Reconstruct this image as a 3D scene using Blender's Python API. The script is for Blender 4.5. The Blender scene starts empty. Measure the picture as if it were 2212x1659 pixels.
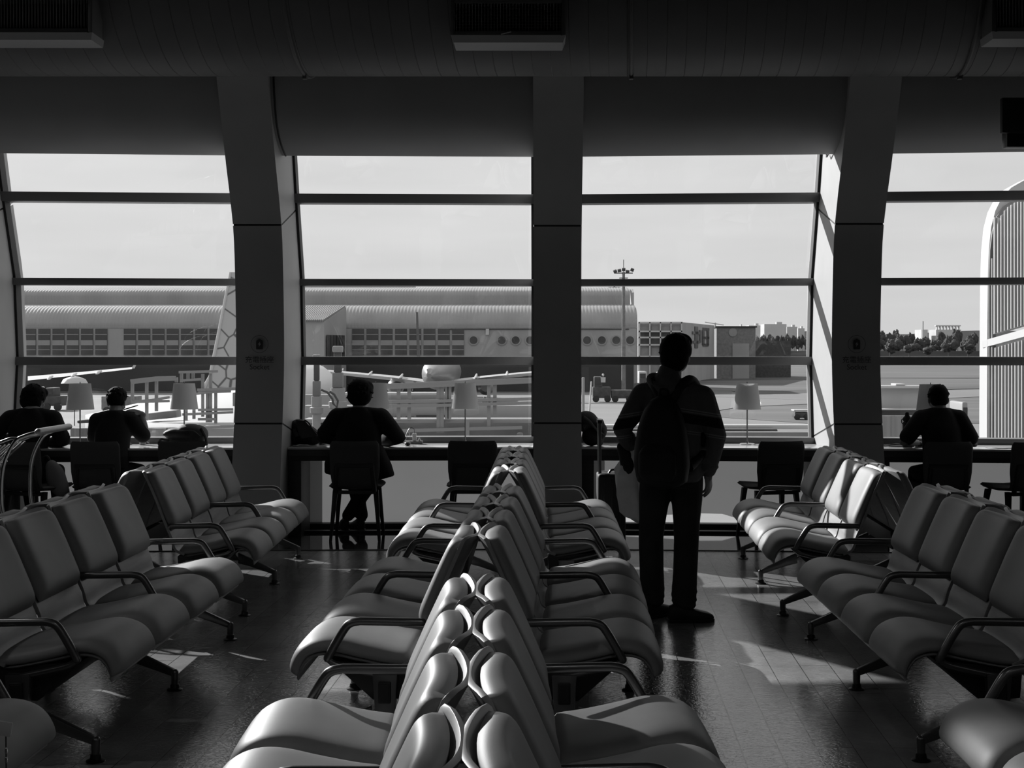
import bpy, bmesh, math, random
from mathutils import Vector, Matrix, Euler, noise
random.seed(7)
S = bpy.context.scene
C = S.collection
PI = math.pi
CAMH = 1.64
F = 3067.0          # focal length in pixels of the 2212 px wide frame
VX, VY = 1165.0, 750.0   # where the hall's long axis vanishes

# ---------------------------------------------------------------- camera, sky, sun
cam_d = bpy.data.cameras.new('camera'); cam = bpy.data.objects.new('camera', cam_d); C.objects.link(cam)
cam_d.sensor_fit = 'HORIZONTAL'; cam_d.sensor_width = 36.0; cam_d.lens = 36.0 * F / 2212.0
cam_d.shift_x = -(VX - 1106.0) / 2212.0
cam_d.shift_y = -(829.5 - VY) / 2212.0
cam_d.clip_start = 0.05; cam_d.clip_end = 8000
cam.location = (0, 0, CAMH); cam.rotation_euler = (PI / 2, 0, 0)
S.camera = cam
S.view_settings.view_transform = 'Standard'; S.view_settings.look = 'None'
S.view_settings.exposure = 0.0; S.view_settings.gamma = 1.0
S.view_settings.use_curve_mapping = False

# ceiling downlights: each lamp's light is made with its fitting below
world = bpy.data.worlds.new('sky'); S.world = world; world.use_nodes = True
wn, wl = world.node_tree.nodes, world.node_tree.links
wn.clear()
wo = wn.new('ShaderNodeOutputWorld'); wb = wn.new('ShaderNodeBackground')
tc = wn.new('ShaderNodeTexCoord'); sp = wn.new('ShaderNodeSeparateXYZ')
wl.new(tc.outputs['Generated'], sp.inputs[0])
mr = wn.new('ShaderNodeMapRange'); mr.inputs[1].default_value = -0.02; mr.inputs[2].default_value = 0.35
mr.inputs[3].default_value = 0.70; mr.inputs[4].default_value = 0.84
wl.new(sp.outputs[2], mr.inputs[0])
mp = wn.new('ShaderNodeMapping'); mp.inputs['Scale'].default_value = (3, 3, 26)
wl.new(tc.outputs['Generated'], mp.inputs[0])
nz = wn.new('ShaderNodeTexNoise'); nz.inputs['Scale'].default_value = 1.6; nz.inputs['Detail'].default_value = 5
wl.new(mp.outputs[0], nz.inputs[0])
m2 = wn.new('ShaderNodeMapRange'); m2.inputs[1].default_value = .3; m2.inputs[2].default_value = .7
m2.inputs[3].default_value = 0.96; m2.inputs[4].default_value = 1.05
wl.new(nz.outputs[0], m2.inputs[0])
# the sky pales towards the sun's side
sx = wn.new('ShaderNodeMapRange'); sx.inputs[1].default_value = -.7; sx.inputs[2].default_value = .5
sx.inputs[3].default_value = 1.12; sx.inputs[4].default_value = 0.97
wl.new(sp.outputs[0], sx.inputs[0])
mu = wn.new('ShaderNodeMath'); mu.operation = 'MULTIPLY'; wl.new(mr.outputs[0], mu.inputs[0]); wl.new(m2.outputs[0], mu.inputs[1])
mu2 = wn.new('ShaderNodeMath'); mu2.operation = 'MULTIPLY'; wl.new(mu.outputs[0], mu2.inputs[0]); wl.new(sx.outputs[0], mu2.inputs[1])
wl.new(mu2.outputs[0], wb.inputs[0]); wb.inputs[1].default_value = 1.0
wl.new(wb.outputs[0], wo.inputs[0])

sun_d = bpy.data.lights.new('sun', 'SUN'); sun = bpy.data.objects.new('sun', sun_d); C.objects.link(sun)
sun_d.energy = 8.3; sun_d.angle = math.radians(0.55)
SUN = Vector((0.91, -1.0, -0.65))
sun.rotation_euler = SUN.to_track_quat('-Z', 'Y').to_euler(); sun.location = (-20, 30, 20)

# ---------------------------------------------------------------- helpers
def at(x, y, Y):
    """the point at depth Y that the photograph shows at pixel x, y"""
    return Vector(((x - VX) * Y / F, Y, CAMH - (y - VY) * Y / F))

def mat(name, g, rough=.5, metal=0.0, var=0.0, scale=8.0, stretch=(1, 1, 1), bump=0.0, bscale=60.0, spec=.5, coat=0.0, bdist=.01):
    m = bpy.data.materials.new(name); m.use_nodes = True
    n, l = m.node_tree.nodes, m.node_tree.links
    b = n['Principled BSDF']
    b.inputs['Base Color'].default_value = (g, g, g, 1)
    b.inputs['Roughness'].default_value = rough; b.inputs['Metallic'].default_value = metal
    b.inputs['Specular IOR Level'].default_value = spec
    if coat: b.inputs['Coat Weight'].default_value = coat; b.inputs['Coat Roughness'].default_value = .15
    if var or bump:
        t = n.new('ShaderNodeTexCoord'); mpn = n.new('ShaderNodeMapping'); mpn.inputs['Scale'].default_value = stretch
        l.new(t.outputs['Object'], mpn.inputs[0])
    if var:
        q = n.new('ShaderNodeTexNoise'); q.inputs['Scale'].default_value = scale; q.inputs['Detail'].default_value = 6
        l.new(mpn.outputs[0], q.inputs[0])
        r = n.new('ShaderNodeMapRange'); r.inputs[1].default_value = .3; r.inputs[2].default_value = .7
        r.inputs[3].default_value = g * (1 - var); r.inputs[4].default_value = g * (1 + var)
        l.new(q.outputs[0], r.inputs[0]); l.new(r.outputs[0], b.inputs['Base Color'])
    if bump:
        q = n.new('ShaderNodeTexNoise'); q.inputs['Scale'].default_value = bscale; q.inputs['Detail'].default_value = 3
        l.new(mpn.outputs[0], q.inputs[0])
        bp = n.new('ShaderNodeBump'); bp.inputs['Strength'].default_value = bump; bp.inputs['Distance'].default_value = bdist
        l.new(q.outputs[0], bp.inputs['Height']); l.new(bp.outputs[0], b.inputs['Normal'])
    return m

def cat(P, n=6):
    """a smooth curve through P (Catmull-Rom), n steps a span"""
    P = [Vector(p) for p in P]; out = []
    Q = [P[0] * 2 - P[1]] + P + [P[-1] * 2 - P[-2]]
    for i in range(1, len(Q) - 2):
        a, b, c, d = Q[i - 1:i + 3]
        for k in range(n):
            t = k / n
            out.append(.5 * ((2 * b) + (c - a) * t + (2 * a - 5 * b + 4 * c - d) * t * t + (3 * b - a - 3 * c + d) * t ** 3))
    out.append(P[-1]); return out

class MB:
    def __init__(s): s.v = []; s.f = []
    def ring_loft(s, rings, cap=True, close=False):
        o = len(s.v); n = len(rings[0])
        for r in rings: s.v += [tuple(p) for p in r]
        m = len(rings)
        for i in range(m if close else m - 1):
            a = o + i * n; b = o + ((i + 1) % m) * n
            for j in range(n):
                k = (j + 1) % n
                s.f.append((a + j, a + k, b + k, b + j))
        if cap and not close:
            s.f.append(tuple(o + j for j in range(n))[::-1]); s.f.append(tuple(o + (m - 1) * n + j for j in range(n)))
        return s
    def box(s, c, d, rot=None):
        c = Vector(c); h = Vector(d) / 2; R = Euler(rot).to_matrix() if rot else Matrix.Identity(3); o = len(s.v)
        for x in (-1, 1):
            for y in (-1, 1):
                for z in (-1, 1): s.v.append(tuple(c + R @ Vector((x * h.x, y * h.y, z * h.z))))
        for q in ((0, 1, 3, 2), (4, 6, 7, 5), (0, 4, 5, 1), (2, 3, 7, 6), (0, 2, 6, 4), (1, 5, 7, 3)): s.f.append(tuple(o + i for i in q))
        return s
    def bar(s, a, b, w, h=None, up=(0, 0, 1)):
        """a rectangular bar from a to b"""
        a, b = Vector(a), Vector(b); h = h or w; d = (b - a).normalized(); u = Vector(up)
        if abs(d.dot(u)) > .99: u = Vector((0, 1, 0))
        sd = d.cross(u).normalized(); u = sd.cross(d)
        rr = []
        for p in (a, b): rr.append([p + sd * i * w / 2 + u * j * h / 2 for i, j in ((-1, -1), (1, -1), (1, 1), (-1, 1))])
        return s.ring_loft(rr)
    def prism(s, poly, vec):
        poly = [Vector(p) for p in poly]; vec = Vector(vec)
        return s.ring_loft([poly, [p + vec for p in poly]])
    def quad(s, *P):
        o = len(s.v); s.v += [tuple(p) for p in P]; s.f.append(tuple(range(o, o + len(P)))); return s
    def tube(s, P, r, n=10, sx=1.0, round_=False, up=(0, 0, 1), close=False):
        P = [Vector(p) for p in P]; R = list(r) if hasattr(r, '__len__') else [r] * len(P)
        if round_:
            d0 = (P[0] - P[1]).normalized(); d1 = (P[-1] - P[-2]).normalized()
            pre = [(P[0] + d0 * R[0] * math.sin(t), R[0] * math.cos(t)) for t in (1.45, 1.1, .75, .4)]
            post = [(P[-1] + d1 * R[-1] * math.sin(t), R[-1] * math.cos(t)) for t in (.4, .75, 1.1, 1.45)]
            P = [p for p, _ in pre] + P + [p for p, _ in post]; R = [q for _, q in pre] + R + [q for _, q in post]
        rings = []; u = Vector(up); m = len(P); a = None
        for i, p in enumerate(P):
            if close: d = (P[(i + 1) % m] - P[i - 1]).normalized()
            else: d = (P[min(i + 1, m - 1)] - P[max(i - 1, 0)]).normalized()
            if a is None:
                a = d.cross(u)
                if a.length < .3: a = d.cross(Vector((0, 1, .01)))
            a = (a - d * a.dot(d)).normalized(); b = a.cross(d).normalized()
            rings.append([p + (a * math.cos(2 * PI * k / n) * sx + b * math.sin(2 * PI * k / n)) * R[i] for k in range(n)])
        return s.ring_loft(rings, close=close)
    def lathe(s, prof, n=24, c=(0, 0, 0), M=None):
        c = Vector(c); M = M or Matrix.Identity(3)
        rings = [[c + M @ Vector((r * math.cos(2 * PI * k / n), r * math.sin(2 * PI * k / n), z)) for k in range(n)] for r, z in prof]
        return s.ring_loft(rings)
    def ell(s, c, r, rot=None, n=16, m=10):
        c = Vector(c); R = Euler(rot).to_matrix() if rot else Matrix.Identity(3); rings = []
        for i in range(m + 1):
            t = -PI / 2 + PI * i / m; t = max(min(t, PI / 2 - .02), -PI / 2 + .02)
            rings.append([c + R @ Vector((r[0] * math.cos(t) * math.cos(2 * PI * k / n), r[1] * math.cos(t) * math.sin(2 * PI * k / n), r[2] * math.sin(t))) for k in range(n)])
        return s.ring_loft(rings)
    def sell(s, rings, n=24, e=2.4):
        """loft of superellipses: (centre, half width, half depth, rotation)"""
        out = []
        for c, a, b, rot in rings:
            R = Euler(rot).to_matrix(); q = []
            for k in range(n):
                t = 2 * PI * k / n; cx, sx = math.cos(t), math.sin(t)
                q.append(Vector(c) + R @ Vector((a * math.copysign(abs(cx) ** (2 / e), cx), b * math.copysign(abs(sx) ** (2 / e), sx), 0)))
            out.append(q)
        return s.ring_loft(out)
    def pad(s, curve, hw, thick, up_side=1.0, nv=14, bow=0.0, bowpow=1.0, eu=8, ev=6, low=.25, conv=0.0):
        """a cushion along a curve of (x, z), spread in y: rounded at its edges"""
        P = [Vector((p[0], 0, p[1])) for p in curve]; m = len(P); o = len(s.v); top = []; bot = []
        for i, p in enumerate(P):
            u = 2 * i / (m - 1) - 1
            d = (P[min(i + 1, m - 1)] - P[max(i - 1, 0)]).normalized(); nrm = Vector((-d.z, 0, d.x)) * up_side
            rt, rb = [], []
            for j in range(nv + 1):
                v = -math.cos(PI * j / nv)
                h = math.sqrt(max(0, 1 - abs(u) ** eu)) * math.sqrt(max(0, 1 - abs(v) ** ev))
                b = -bow * (1 - v * v) * ((i / (m - 1)) ** bowpow)
                q = p + nrm * (b + conv * (1 - v * v)) + Vector((0, v * hw, 0))
                rt.append(q + nrm * thick * h * (1 - low)); rb.append(q - nrm * thick * h * low)
            top.append(rt); bot.append(rb)
        s.v += [tuple(q) for r in top for q in r] + [tuple(q) for r in bot for q in r]
        w = nv + 1; B = o + m * w
        for i in range(m - 1):
            for j in range(nv):
                a = i * w + j
                s.f.append((o + a, o + a + 1, o + a + w + 1, o + a + w)); s.f.append((B + a, B + a + w, B + a + w + 1, B + a + 1))
        for i in range(m - 1):
            for a in (i * w, i * w + nv): s.f.append((o + a, o + a + w, B + a + w, B + a))
        for j in range(nv):
            for a in (j, (m - 1) * w + j): s.f.append((o + a, o + a + 1, B + a + 1, B + a))
        return s
    def make(s, name, m, parent=None, bevel=0.0, smooth=True, angle=40, loc=None, rot=None, seg=2, weld=True):
        me = bpy.data.meshes.new(name); me.from_pydata(s.v, [], s.f)
        bm = bmesh.new(); bm.from_mesh(me)
        if weld: bmesh.ops.remove_doubles(bm, verts=bm.verts, dist=1e-5)
        bmesh.ops.recalc_face_normals(bm, faces=bm.faces)
        if bevel:
            ed = [e for e in bm.edges if len(e.link_faces) == 2 and e.calc_face_angle(0) > .6]
            bmesh.ops.bevel(bm, geom=ed, offset=bevel, segments=seg, affect='EDGES', profile=.6, clamp_overlap=True)
        bm.to_mesh(me); bm.free()
        if smooth:
            me.shade_smooth(); me.set_sharp_from_angle(angle=math.radians(angle))
        me.materials.append(m)
        o = bpy.data.objects.new(name, me); C.objects.link(o)
        if parent: o.parent = parent
        if loc: o.location = loc
        if rot: o.rotation_euler = rot
        return o

def organic(o, voxel=.008, smooth=4, fac=.5):
    r = o.modifiers.new('remesh', 'REMESH'); r.mode = 'VOXEL'; r.voxel_size = voxel; r.use_smooth_shade = True
    if smooth:
        q = o.modifiers.new('smooth', 'SMOOTH'); q.iterations = smooth; q.factor = fac
    return o
def thing(name, label, cat_, loc=(0, 0, 0), rz=0.0, group=None):
    o = bpy.data.objects.new(name, None); C.objects.link(o); o.empty_display_size = .1
    o.location = loc; o.rotation_euler = (0, 0, rz); o['label'] = label; o['category'] = cat_
    if group: o['group'] = group
    return o
def tag(o, label, cat_, group=None):
    o['label'] = label; o['category'] = cat_
    if group: o['group'] = group
    return o
def struct(o): o['kind'] = 'structure'; return o
def sroot(name, loc=(0, 0, 0)):
    o = bpy.data.objects.new(name, None); C.objects.link(o); o.location = loc; o['kind'] = 'structure'; return o
def dup(o, parent=None):
    c = o.copy(); C.objects.link(c)
    if parent: c.parent = parent
    for ch in list(o.children): dup(ch, c)
    return c
def place(src, used, loc, rz, label, group):
    o = src if not used else dup(src)
    o.location = loc; o.rotation_euler = (0, 0, rz); o['label'] = label; o['group'] = group
    return o
def text_mb(txt, size, cx, cz, y, align='CENTER'):
    """lettering as flat geometry in the plane Y = y, read from -Y"""
    cu = bpy.data.curves.new('lettering', 'FONT'); cu.body = txt; cu.size = size; cu.align_x = align; cu.resolution_u = 3
    ob = bpy.data.objects.new('lettering', cu); C.objects.link(ob)
    dg = bpy.context.evaluated_depsgraph_get(); me = bpy.data.meshes.new_from_object(ob.evaluated_get(dg))
    mb = MB(); mb.v = [(cx + v.co.x, y, cz + v.co.y) for v in me.vertices]; mb.f = [tuple(p.vertices) for p in me.polygons]
    bpy.data.objects.remove(ob); bpy.data.curves.remove(cu); bpy.data.meshes.remove(me)
    return mb

# ---------------------------------------------------------------- materials
M_pillar = mat('painted_panel', .40, .55, var=.04, scale=3)
M_reveal = M_pillar
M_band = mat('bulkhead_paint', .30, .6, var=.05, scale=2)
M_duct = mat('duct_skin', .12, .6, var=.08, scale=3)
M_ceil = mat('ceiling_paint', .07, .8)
M_mull = mat('window_aluminium', .16, .4, metal=.3)
M_black = mat('black_rubber', .012, .6)
M_counter = mat('worktop_laminate', .55, .18, var=.15, scale=4, stretch=(1, 12, 1))
M_apron_b = mat('dark_board', .035, .5, var=.2, scale=5, stretch=(1, 8, 8))
M_leather = mat('grey_leather', .215, .52, var=.10, scale=5, bump=.10, bscale=380, bdist=.002, spec=.42)
M_shell = mat('moulded_shell', .24, .42, var=.16, scale=4, stretch=(1, 1, 9))
M_arm = mat('graphite_metal', .16, .30, metal=.75)
M_beam = mat('dark_steel', .035, .45, metal=.5)
M_foot = mat('black_foot', .01, .35)
M_chair = mat('charcoal_fabric', .06, .9, bump=.2, bscale=500, bdist=.002)
M_chairf = mat('black_bentwood', .010, .5)
M_cloth = mat('black_cloth', .006, .95)
M_cloth2 = mat('charcoal_cloth', .012, .95)
M_skin = mat('skin', .2, .55)
M_hair = mat('dark_hair', .004, .85, spec=.15, bump=.5, bscale=140, bdist=.004)
M_denim = mat('dark_denim', .02, .95, var=.25, scale=9)
M_shoe = mat('black_shoe', .008, .6)
M_bag = mat('black_nylon', .006, .7)
M_bag2 = mat('dark_leather_bag', .02, .5)
M_lightcloth = mat('pale_quilted_cloth', .78, .9, var=.1, scale=12)
M_chrome = mat('chrome', .5, .2, metal=1.0)
M_white = mat('white_plastic', .6, .4)
M_sign = mat('sign_ink', .035, .6)
M_film = bpy.data.materials.new('frosted_film')

def node_mat(name):
    m = bpy.data.materials.new(name); m.use_nodes = True; n, l = m.node_tree.nodes, m.node_tree.links
    n.clear(); return m, n, l
def film(name, g, glossy=0.0, tr=1.0):
    m, n, l = node_mat(name); o = n.new('ShaderNodeOutputMaterial')
    t = n.new('ShaderNodeBsdfTranslucent'); d = n.new('ShaderNodeBsdfDiffuse'); mx = n.new('ShaderNodeMixShader')
    q = n.new('ShaderNodeTexNoise'); q.inputs['Scale'].default_value = 1.5; q.inputs['Detail'].default_value = 4
    r = n.new('ShaderNodeMapRange'); r.inputs[3].default_value = g * .9; r.inputs[4].default_value = g * 1.1
    l.new(q.outputs[0], r.inputs[0]); l.new(r.outputs[0], t.inputs[0]); l.new(r.outputs[0], d.inputs[0])
    mx.inputs[0].default_value = .35; l.new(t.outputs[0], mx.inputs[1]); l.new(d.outputs[0], mx.inputs[2]); l.new(mx.outputs[0], o.inputs[0])
    return m
M_film = film('frosted_film', .10)
M_bare = film('bare_frosted_glass', .34)
def shade_mat():
    m, n, l = node_mat('lamp_shade_fabric'); o = n.new('ShaderNodeOutputMaterial')
    t = n.new('ShaderNodeBsdfTranslucent'); d = n.new('ShaderNodeBsdfDiffuse'); mx = n.new('ShaderNodeMixShader')
    t.inputs[0].default_value = (.66, .66, .66, 1); d.inputs[0].default_value = (.6, .6, .6, 1); mx.inputs[0].default_value = .4
    l.new(t.outputs[0], mx.inputs[1]); l.new(d.outputs[0], mx.inputs[2]); l.new(mx.outputs[0], o.inputs[0]); return m
M_shade = shade_mat()
def glass_mat():
    m, n, l = node_mat('window_glass'); o = n.new('ShaderNodeOutputMaterial')
    t = n.new('ShaderNodeBsdfTransparent'); t.inputs[0].default_value = (.95, .95, .95, 1)
    g = n.new('ShaderNodeBsdfGlossy'); g.inputs['Roughness'].default_value = .0; g.inputs[0].default_value = (.9, .9, .9, 1)
    lw = n.new('ShaderNodeLayerWeight'); lw.inputs[0].default_value = .5; pw = n.new('ShaderNodeMath'); pw.operation = 'POWER'; pw.inputs[1].default_value = 5
    fr = n.new('ShaderNodeMath'); fr.operation = 'MULTIPLY_ADD'; fr.inputs[1].default_value = .92; fr.inputs[2].default_value = .07; mx = n.new('ShaderNodeMixShader')
    l.new(lw.outputs['Facing'], pw.inputs[0]); l.new(pw.outputs[0], fr.inputs[0])
    l.new(fr.outputs[0], mx.inputs[0]); l.new(t.outputs[0], mx.inputs[1]); l.new(g.outputs[0], mx.inputs[2]); l.new(mx.outputs[0], o.inputs[0]); return m
M_glass = glass_mat()
def floor_mat():
    m = bpy.data.materials.new('vinyl_plank_floor'); m.use_nodes = True; n, l = m.node_tree.nodes, m.node_tree.links; b = n['Principled BSDF']
    t = n.new('ShaderNodeTexCoord'); mpn = n.new('ShaderNodeMapping'); mpn.inputs['Rotation'].default_value = (0, 0, PI / 2 + math.radians(2))
    l.new(t.outputs['Object'], mpn.inputs[0])
    br = n.new('ShaderNodeTexBrick'); br.offset = .37; br.inputs['Scale'].default_value = 1.0
    br.inputs['Brick Width'].default_value = .92; br.inputs['Row Height'].default_value = .155; br.inputs['Mortar Size'].default_value = .0022
    br.inputs['Mortar Smooth'].default_value = .2; br.inputs['Color1'].default_value = (.27, .27, .27, 1); br.inputs['Color2'].default_value = (.225, .225, .225, 1)
    br.inputs['Mortar'].default_value = (.03, .03, .03, 1)
    l.new(mpn.outputs[0], br.inputs[0])
    m3 = n.new('ShaderNodeMapping'); m3.inputs['Scale'].default_value = (6, 1.2, 1); l.new(t.outputs['Object'], m3.inputs[0])
    q = n.new('ShaderNodeTexNoise'); q.inputs['Scale'].default_value = 3; q.inputs['Detail'].default_value = 9; q.inputs['Roughness'].default_value = .7
    l.new(t.outputs['Object'], q.inputs[0])
    r = n.new('ShaderNodeMapRange'); r.inputs[1].default_value = .3; r.inputs[2].default_value = .7; r.inputs[3].default_value = .72; r.inputs[4].default_value = 1.25
    l.new(q.outputs[0], r.inputs[0])
    mx = n.new('ShaderNodeVectorMath'); mx.operation = 'MULTIPLY'; l.new(br.outputs[0], mx.inputs[0]); l.new(r.outputs[0], mx.inputs[1])
    l.new(mx.outputs[0], b.inputs['Base Color'])
    b.inputs['Roughness'].default_value = .08; b.inputs['Specular IOR Level'].default_value = .9
    m4 = n.new('ShaderNodeMapping'); m4.inputs['Scale'].default_value = (1.0, 1.5, 1); l.new(t.outputs['Object'], m4.inputs[0])
    w = n.new('ShaderNodeTexNoise'); w.inputs['Scale'].default_value = 58; w.inputs['Detail'].default_value = 2.5; w.inputs['Distortion'].default_value = 1.2
    l.new(m4.outputs[0], w.inputs[0])
    bp = n.new('ShaderNodeBump'); bp.inputs['Strength'].default_value = .6; bp.inputs['Distance'].default_value = .0019
    l.new(w.outputs[0], bp.inputs['Height'])
    b2 = n.new('ShaderNodeBump'); b2.inputs['Strength'].default_value = .8; b2.inputs['Distance'].default_value = .002; b2.invert = True
    l.new(br.outputs['Fac'], b2.inputs['Height']); l.new(bp.outputs[0], b2.inputs['Normal']); l.new(b2.outputs[0], b.inputs['Normal'])
    return m
M_floor = floor_mat()
M_stone = mat('polished_stone', .05, .04, var=.3, scale=2, spec=.8)

# ---------------------------------------------------------------- the hall's window wall
XN = [-12.6, -10.05, -7.5, -4.93, -2.383, .155, 2.681, 5.2, 7.75]
ON = [-1.25, -.85, -.50, -.26, -.08, 0.0, -.18, -.42, -.72]
def oy(x):
    if x <= XN[0]: return ON[0]
    for i in range(len(XN) - 1):
        if x <= XN[i + 1]:
            t = (x - XN[i]) / (XN[i + 1] - XN[i]); return ON[i] + (ON[i + 1] - ON[i]) * t
    return ON[-1]
def ext(mb, prof, x0, x1):
    """a (y, z) outline run along the bay from x0 to x1"""
    return mb.ring_loft([[Vector((x, y + oy(x), z)) for y, z in prof] for x in (x0, x1)])
PF = cat([(11.93, 0, 0), (11.98, 0, .37), (12.12, 0, 1.0), (12.20, 0, 1.56), (12.16, 0, 2.2), (12.07, 0, 2.68), (11.75, 0, 3.25), (11.46, 0, 3.81), (11.1, 0, 4.4), (10.45, 0, 5.45)], 4)
PF = [(p.x, p.z) for p in PF]
def gy(z):
    T = [(0, 13.0), (.82, 13.0), (1.55, 13.1), (2.28, 13.02), (2.97, 12.74), (3.37, 12.6), (4.2, 12.3), (5.2, 12.0)]
    for (a, p), (b, q) in zip(T, T[1:]):
        if z <= b: return p + (q - p) * (z - a) / (b - a)
    return T[-1][1]
def fy(z):
    for (p, a), (q, b) in zip(PF, PF[1:]):
        if z <= b: return p + (q - p) * (z - a) / (b - a)
    return PF[-1][0]

for i, (x, o) in enumerate(zip(XN, ON)):
    root = sroot('trim_%d' % (i + 1), (x, o, 0))
    for nm, z0, z1 in (('lower_panel', 0, .985), ('middle_panel', 1.0, 2.665), ('upper_panel', 2.68, 5.44)):
        b0, b1 = {'lower_panel': (0, .785), 'middle_panel': (.80, 2.92), 'upper_panel': (2.935, 5.44)}[nm]
        mb = MB(); rings = []
        for k in range(13):
            # the joints run backwards and outwards on the cheeks, as on folded cladding
            z = z0 + (z1 - z0) * k / 12; zb = b0 + (b1 - b0) * k / 12
            rings.append([Vector((-.205, fy(z), z)), Vector((.205, fy(z), z)), Vector((.205, gy(zb) + .25, zb)), Vector((-.205, gy(zb) + .25, zb))])
        mb.ring_loft(rings).make(nm, M_pillar, root, angle=30, weld=False)
    jb = MB()
    jb.ring_loft([[Vector((sx * .20, y, z)) for y, z in ((fy(.99) + .006, .980), (gy(.8) + .2, .780), (gy(.8) + .2, .805), (fy(.99) + .006, 1.005))] for sx in (-1, 1)])
    jb.ring_loft([[Vector((sx * .20, y, z)) for y, z in ((fy(2.67) + .006, 2.66), (gy(2.9) + .2, 2.915), (gy(2.9) + .2, 2.94), (fy(2.67) + .006, 2.685))] for sx in (-1, 1)])
    jb.make('joint', M_black, root, smooth=False)
    if x in (XN[4], XN[6]):
        zt = CAMH - (775 - 750) * 12.1 / F
        yy = 12.172
        s_ = text_mb('充電插座', .062, 0, zt - .03, yy); t_ = text_mb('Socket', .062, 0, zt - .09, yy)
        s_.f += [tuple(k + len(s_.v) for k in f) for f in t_.f]; s_.v += t_.v
        zc = zt + .125
        o2 = len(s_.v)
        bat = [(-.025, -.045), (.025, -.045), (.029, -.04), (.029, .02), (.024, .033), (.011, .037), (.009, .045), (-.009, .045), (-.011, .037), (-.024, .033), (-.029, .02), (-.029, -.04)]
        s_.v += [(a, yy, zc + b) for a, b in bat]; s_.f.append(tuple(range(o2, o2 + len(bat))))
        for k in range(48):
            a0, a1 = 2 * PI * k / 48, 2 * PI * (k + 1) / 48; q = len(s_.v)
            s_.v += [(r * math.cos(a), yy, zc + r * math.sin(a)) for r, a in ((.075, a0), (.075, a1), (.072, a1), (.072, a0))]; s_.f.append((q, q + 1, q + 2, q + 3))
        sg = s_.make('socket_sign', M_sign, root, smooth=False); sg['label'] = 'dark charging socket lettering with battery symbol'
        bo = MB(); bo.v = [(a, yy - .003, zc + b) for a, b in ((.006, .022), (-.014, -.003), (-.002, -.003), (-.006, -.024), (.014, .004), (.002, .004))]; bo.f = [(0, 1, 2, 3, 4, 5)]
        bo.make('bolt_symbol', M_pillar, sg, smooth=False)

MUL = [(2.925, 3.005), (2.20, 2.262), (1.477, 1.553)]
WS = []
for i in range(len(XN) - 1):
    x0, x1 = XN[i] + .205, XN[i + 1] - .205
    root = sroot('window_%d' % (i + 1))
    for z0, z1 in MUL:
        mb = MB(); g0, g1 = gy(z0), gy(z1)
        ext(mb, [(g0 - .05, z0), (g0 + .12, z0), (g1 + .12, z1), (g1 - .05, z1)], x0, x1).make('mullion', M_mull, root, bevel=.004)
    ext(MB(), [(12.93, .775), (13.12, .775), (13.12, .825), (12.93, .825)], x0, x1).make('sill_rail', M_mull, root, bevel=.003)
    ext(MB(), [(gy(3.66) - .05, 3.66), (gy(3.66) + .12, 3.66), (gy(3.8) + .12, 3.8), (gy(3.8) - .05, 3.8)], x0, x1).make('head_rail', M_mull, root)
    for xa, xb in ((x0, x0 + .022), (x1 - .022, x1)):
        mb = MB(); zz = [0, .8, 1.2, 1.55, 1.9, 2.28, 2.6, 2.97, 3.37, 3.7]
        mb.ring_loft([[Vector((x, gy(z) + dy + oy(x), z)) for x, dy in ((xa, -.03), (xb, -.03), (xb, .1), (xa, .1))] for z in zz]).make('stile', M_black, root)
    lev = [.825, MUL[2][0], MUL[2][1], MUL[1][0], MUL[1][1], MUL[0][0], MUL[0][1], 3.66]
    for k in range(0, 8, 2):
        a, b = lev[k], lev[k + 1]; n = 4; mb = MB()
        for q in range(n):
            za, zb = a + (b - a) * q / n, a + (b - a) * (q + 1) / n
            mb.quad(*[Vector((x, gy(z) + .04 + oy(x), z)) for x, z in ((x0, za), (x1, za), (x1, zb), (x0, zb))])
        mb.make('pane', M_glass, root)
    # frosted lower light, with a strip of film torn away in the third bay
    def on_pane(px, py): x = (px - VX) * 12.85 / F; Y = 13.02 + oy(x); x = (px - VX) * Y / F; return Vector((x, Y, CAMH - (py - VY) * Y / F))
    torn = {5: [(1300, 1118), (1330, 1116), (1420, 1113), (1515, 1109), (1560, 1110), (1590, 1119), (1602, 1123), (1608, 1127), (1606, 1131)]}.get(i)
    low = [Vector((x0, 13.02 + oy(x0), .03)), Vector((x1, 13.02 + oy(x1), .03))]
    if torn: tq = [on_pane(*p) for p in torn]; low = [Vector((x0, 13.02 + oy(x0), tq[0].z))] + tq + [Vector((tq[-1].x, tq[-1].y, .03)), low[1]]
    mb = MB(); mb.quad(*(low + [Vector((x1, 13.02 + oy(x1), .775)), Vector((x0, 13.02 + oy(x0), .775))]))
    fp = mb.make('frosted_pane', M_film, root, smooth=False)
    if torn:
        mb = MB(); mb.quad(*([Vector((x0, 13.02 + oy(x0), .03)), Vector((x0, 13.02 + oy(x0), tq[0].z))] + tq + [Vector((tq[-1].x, tq[-1].y, .03))])); tp = mb.make('torn_patch', M_bare, fp, smooth=False)
        tp['label'] = 'pale patch where the film is torn away'
    if i == 4:
        mb = MB(); mb.quad(*[at(a, b, 12.93) for a, b in ((830, 1131), (985, 1127), (985, 1131), (900, 1134))]); mb.make('torn_patch', M_bare, fp, smooth=False)
    WS.append(root)
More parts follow.
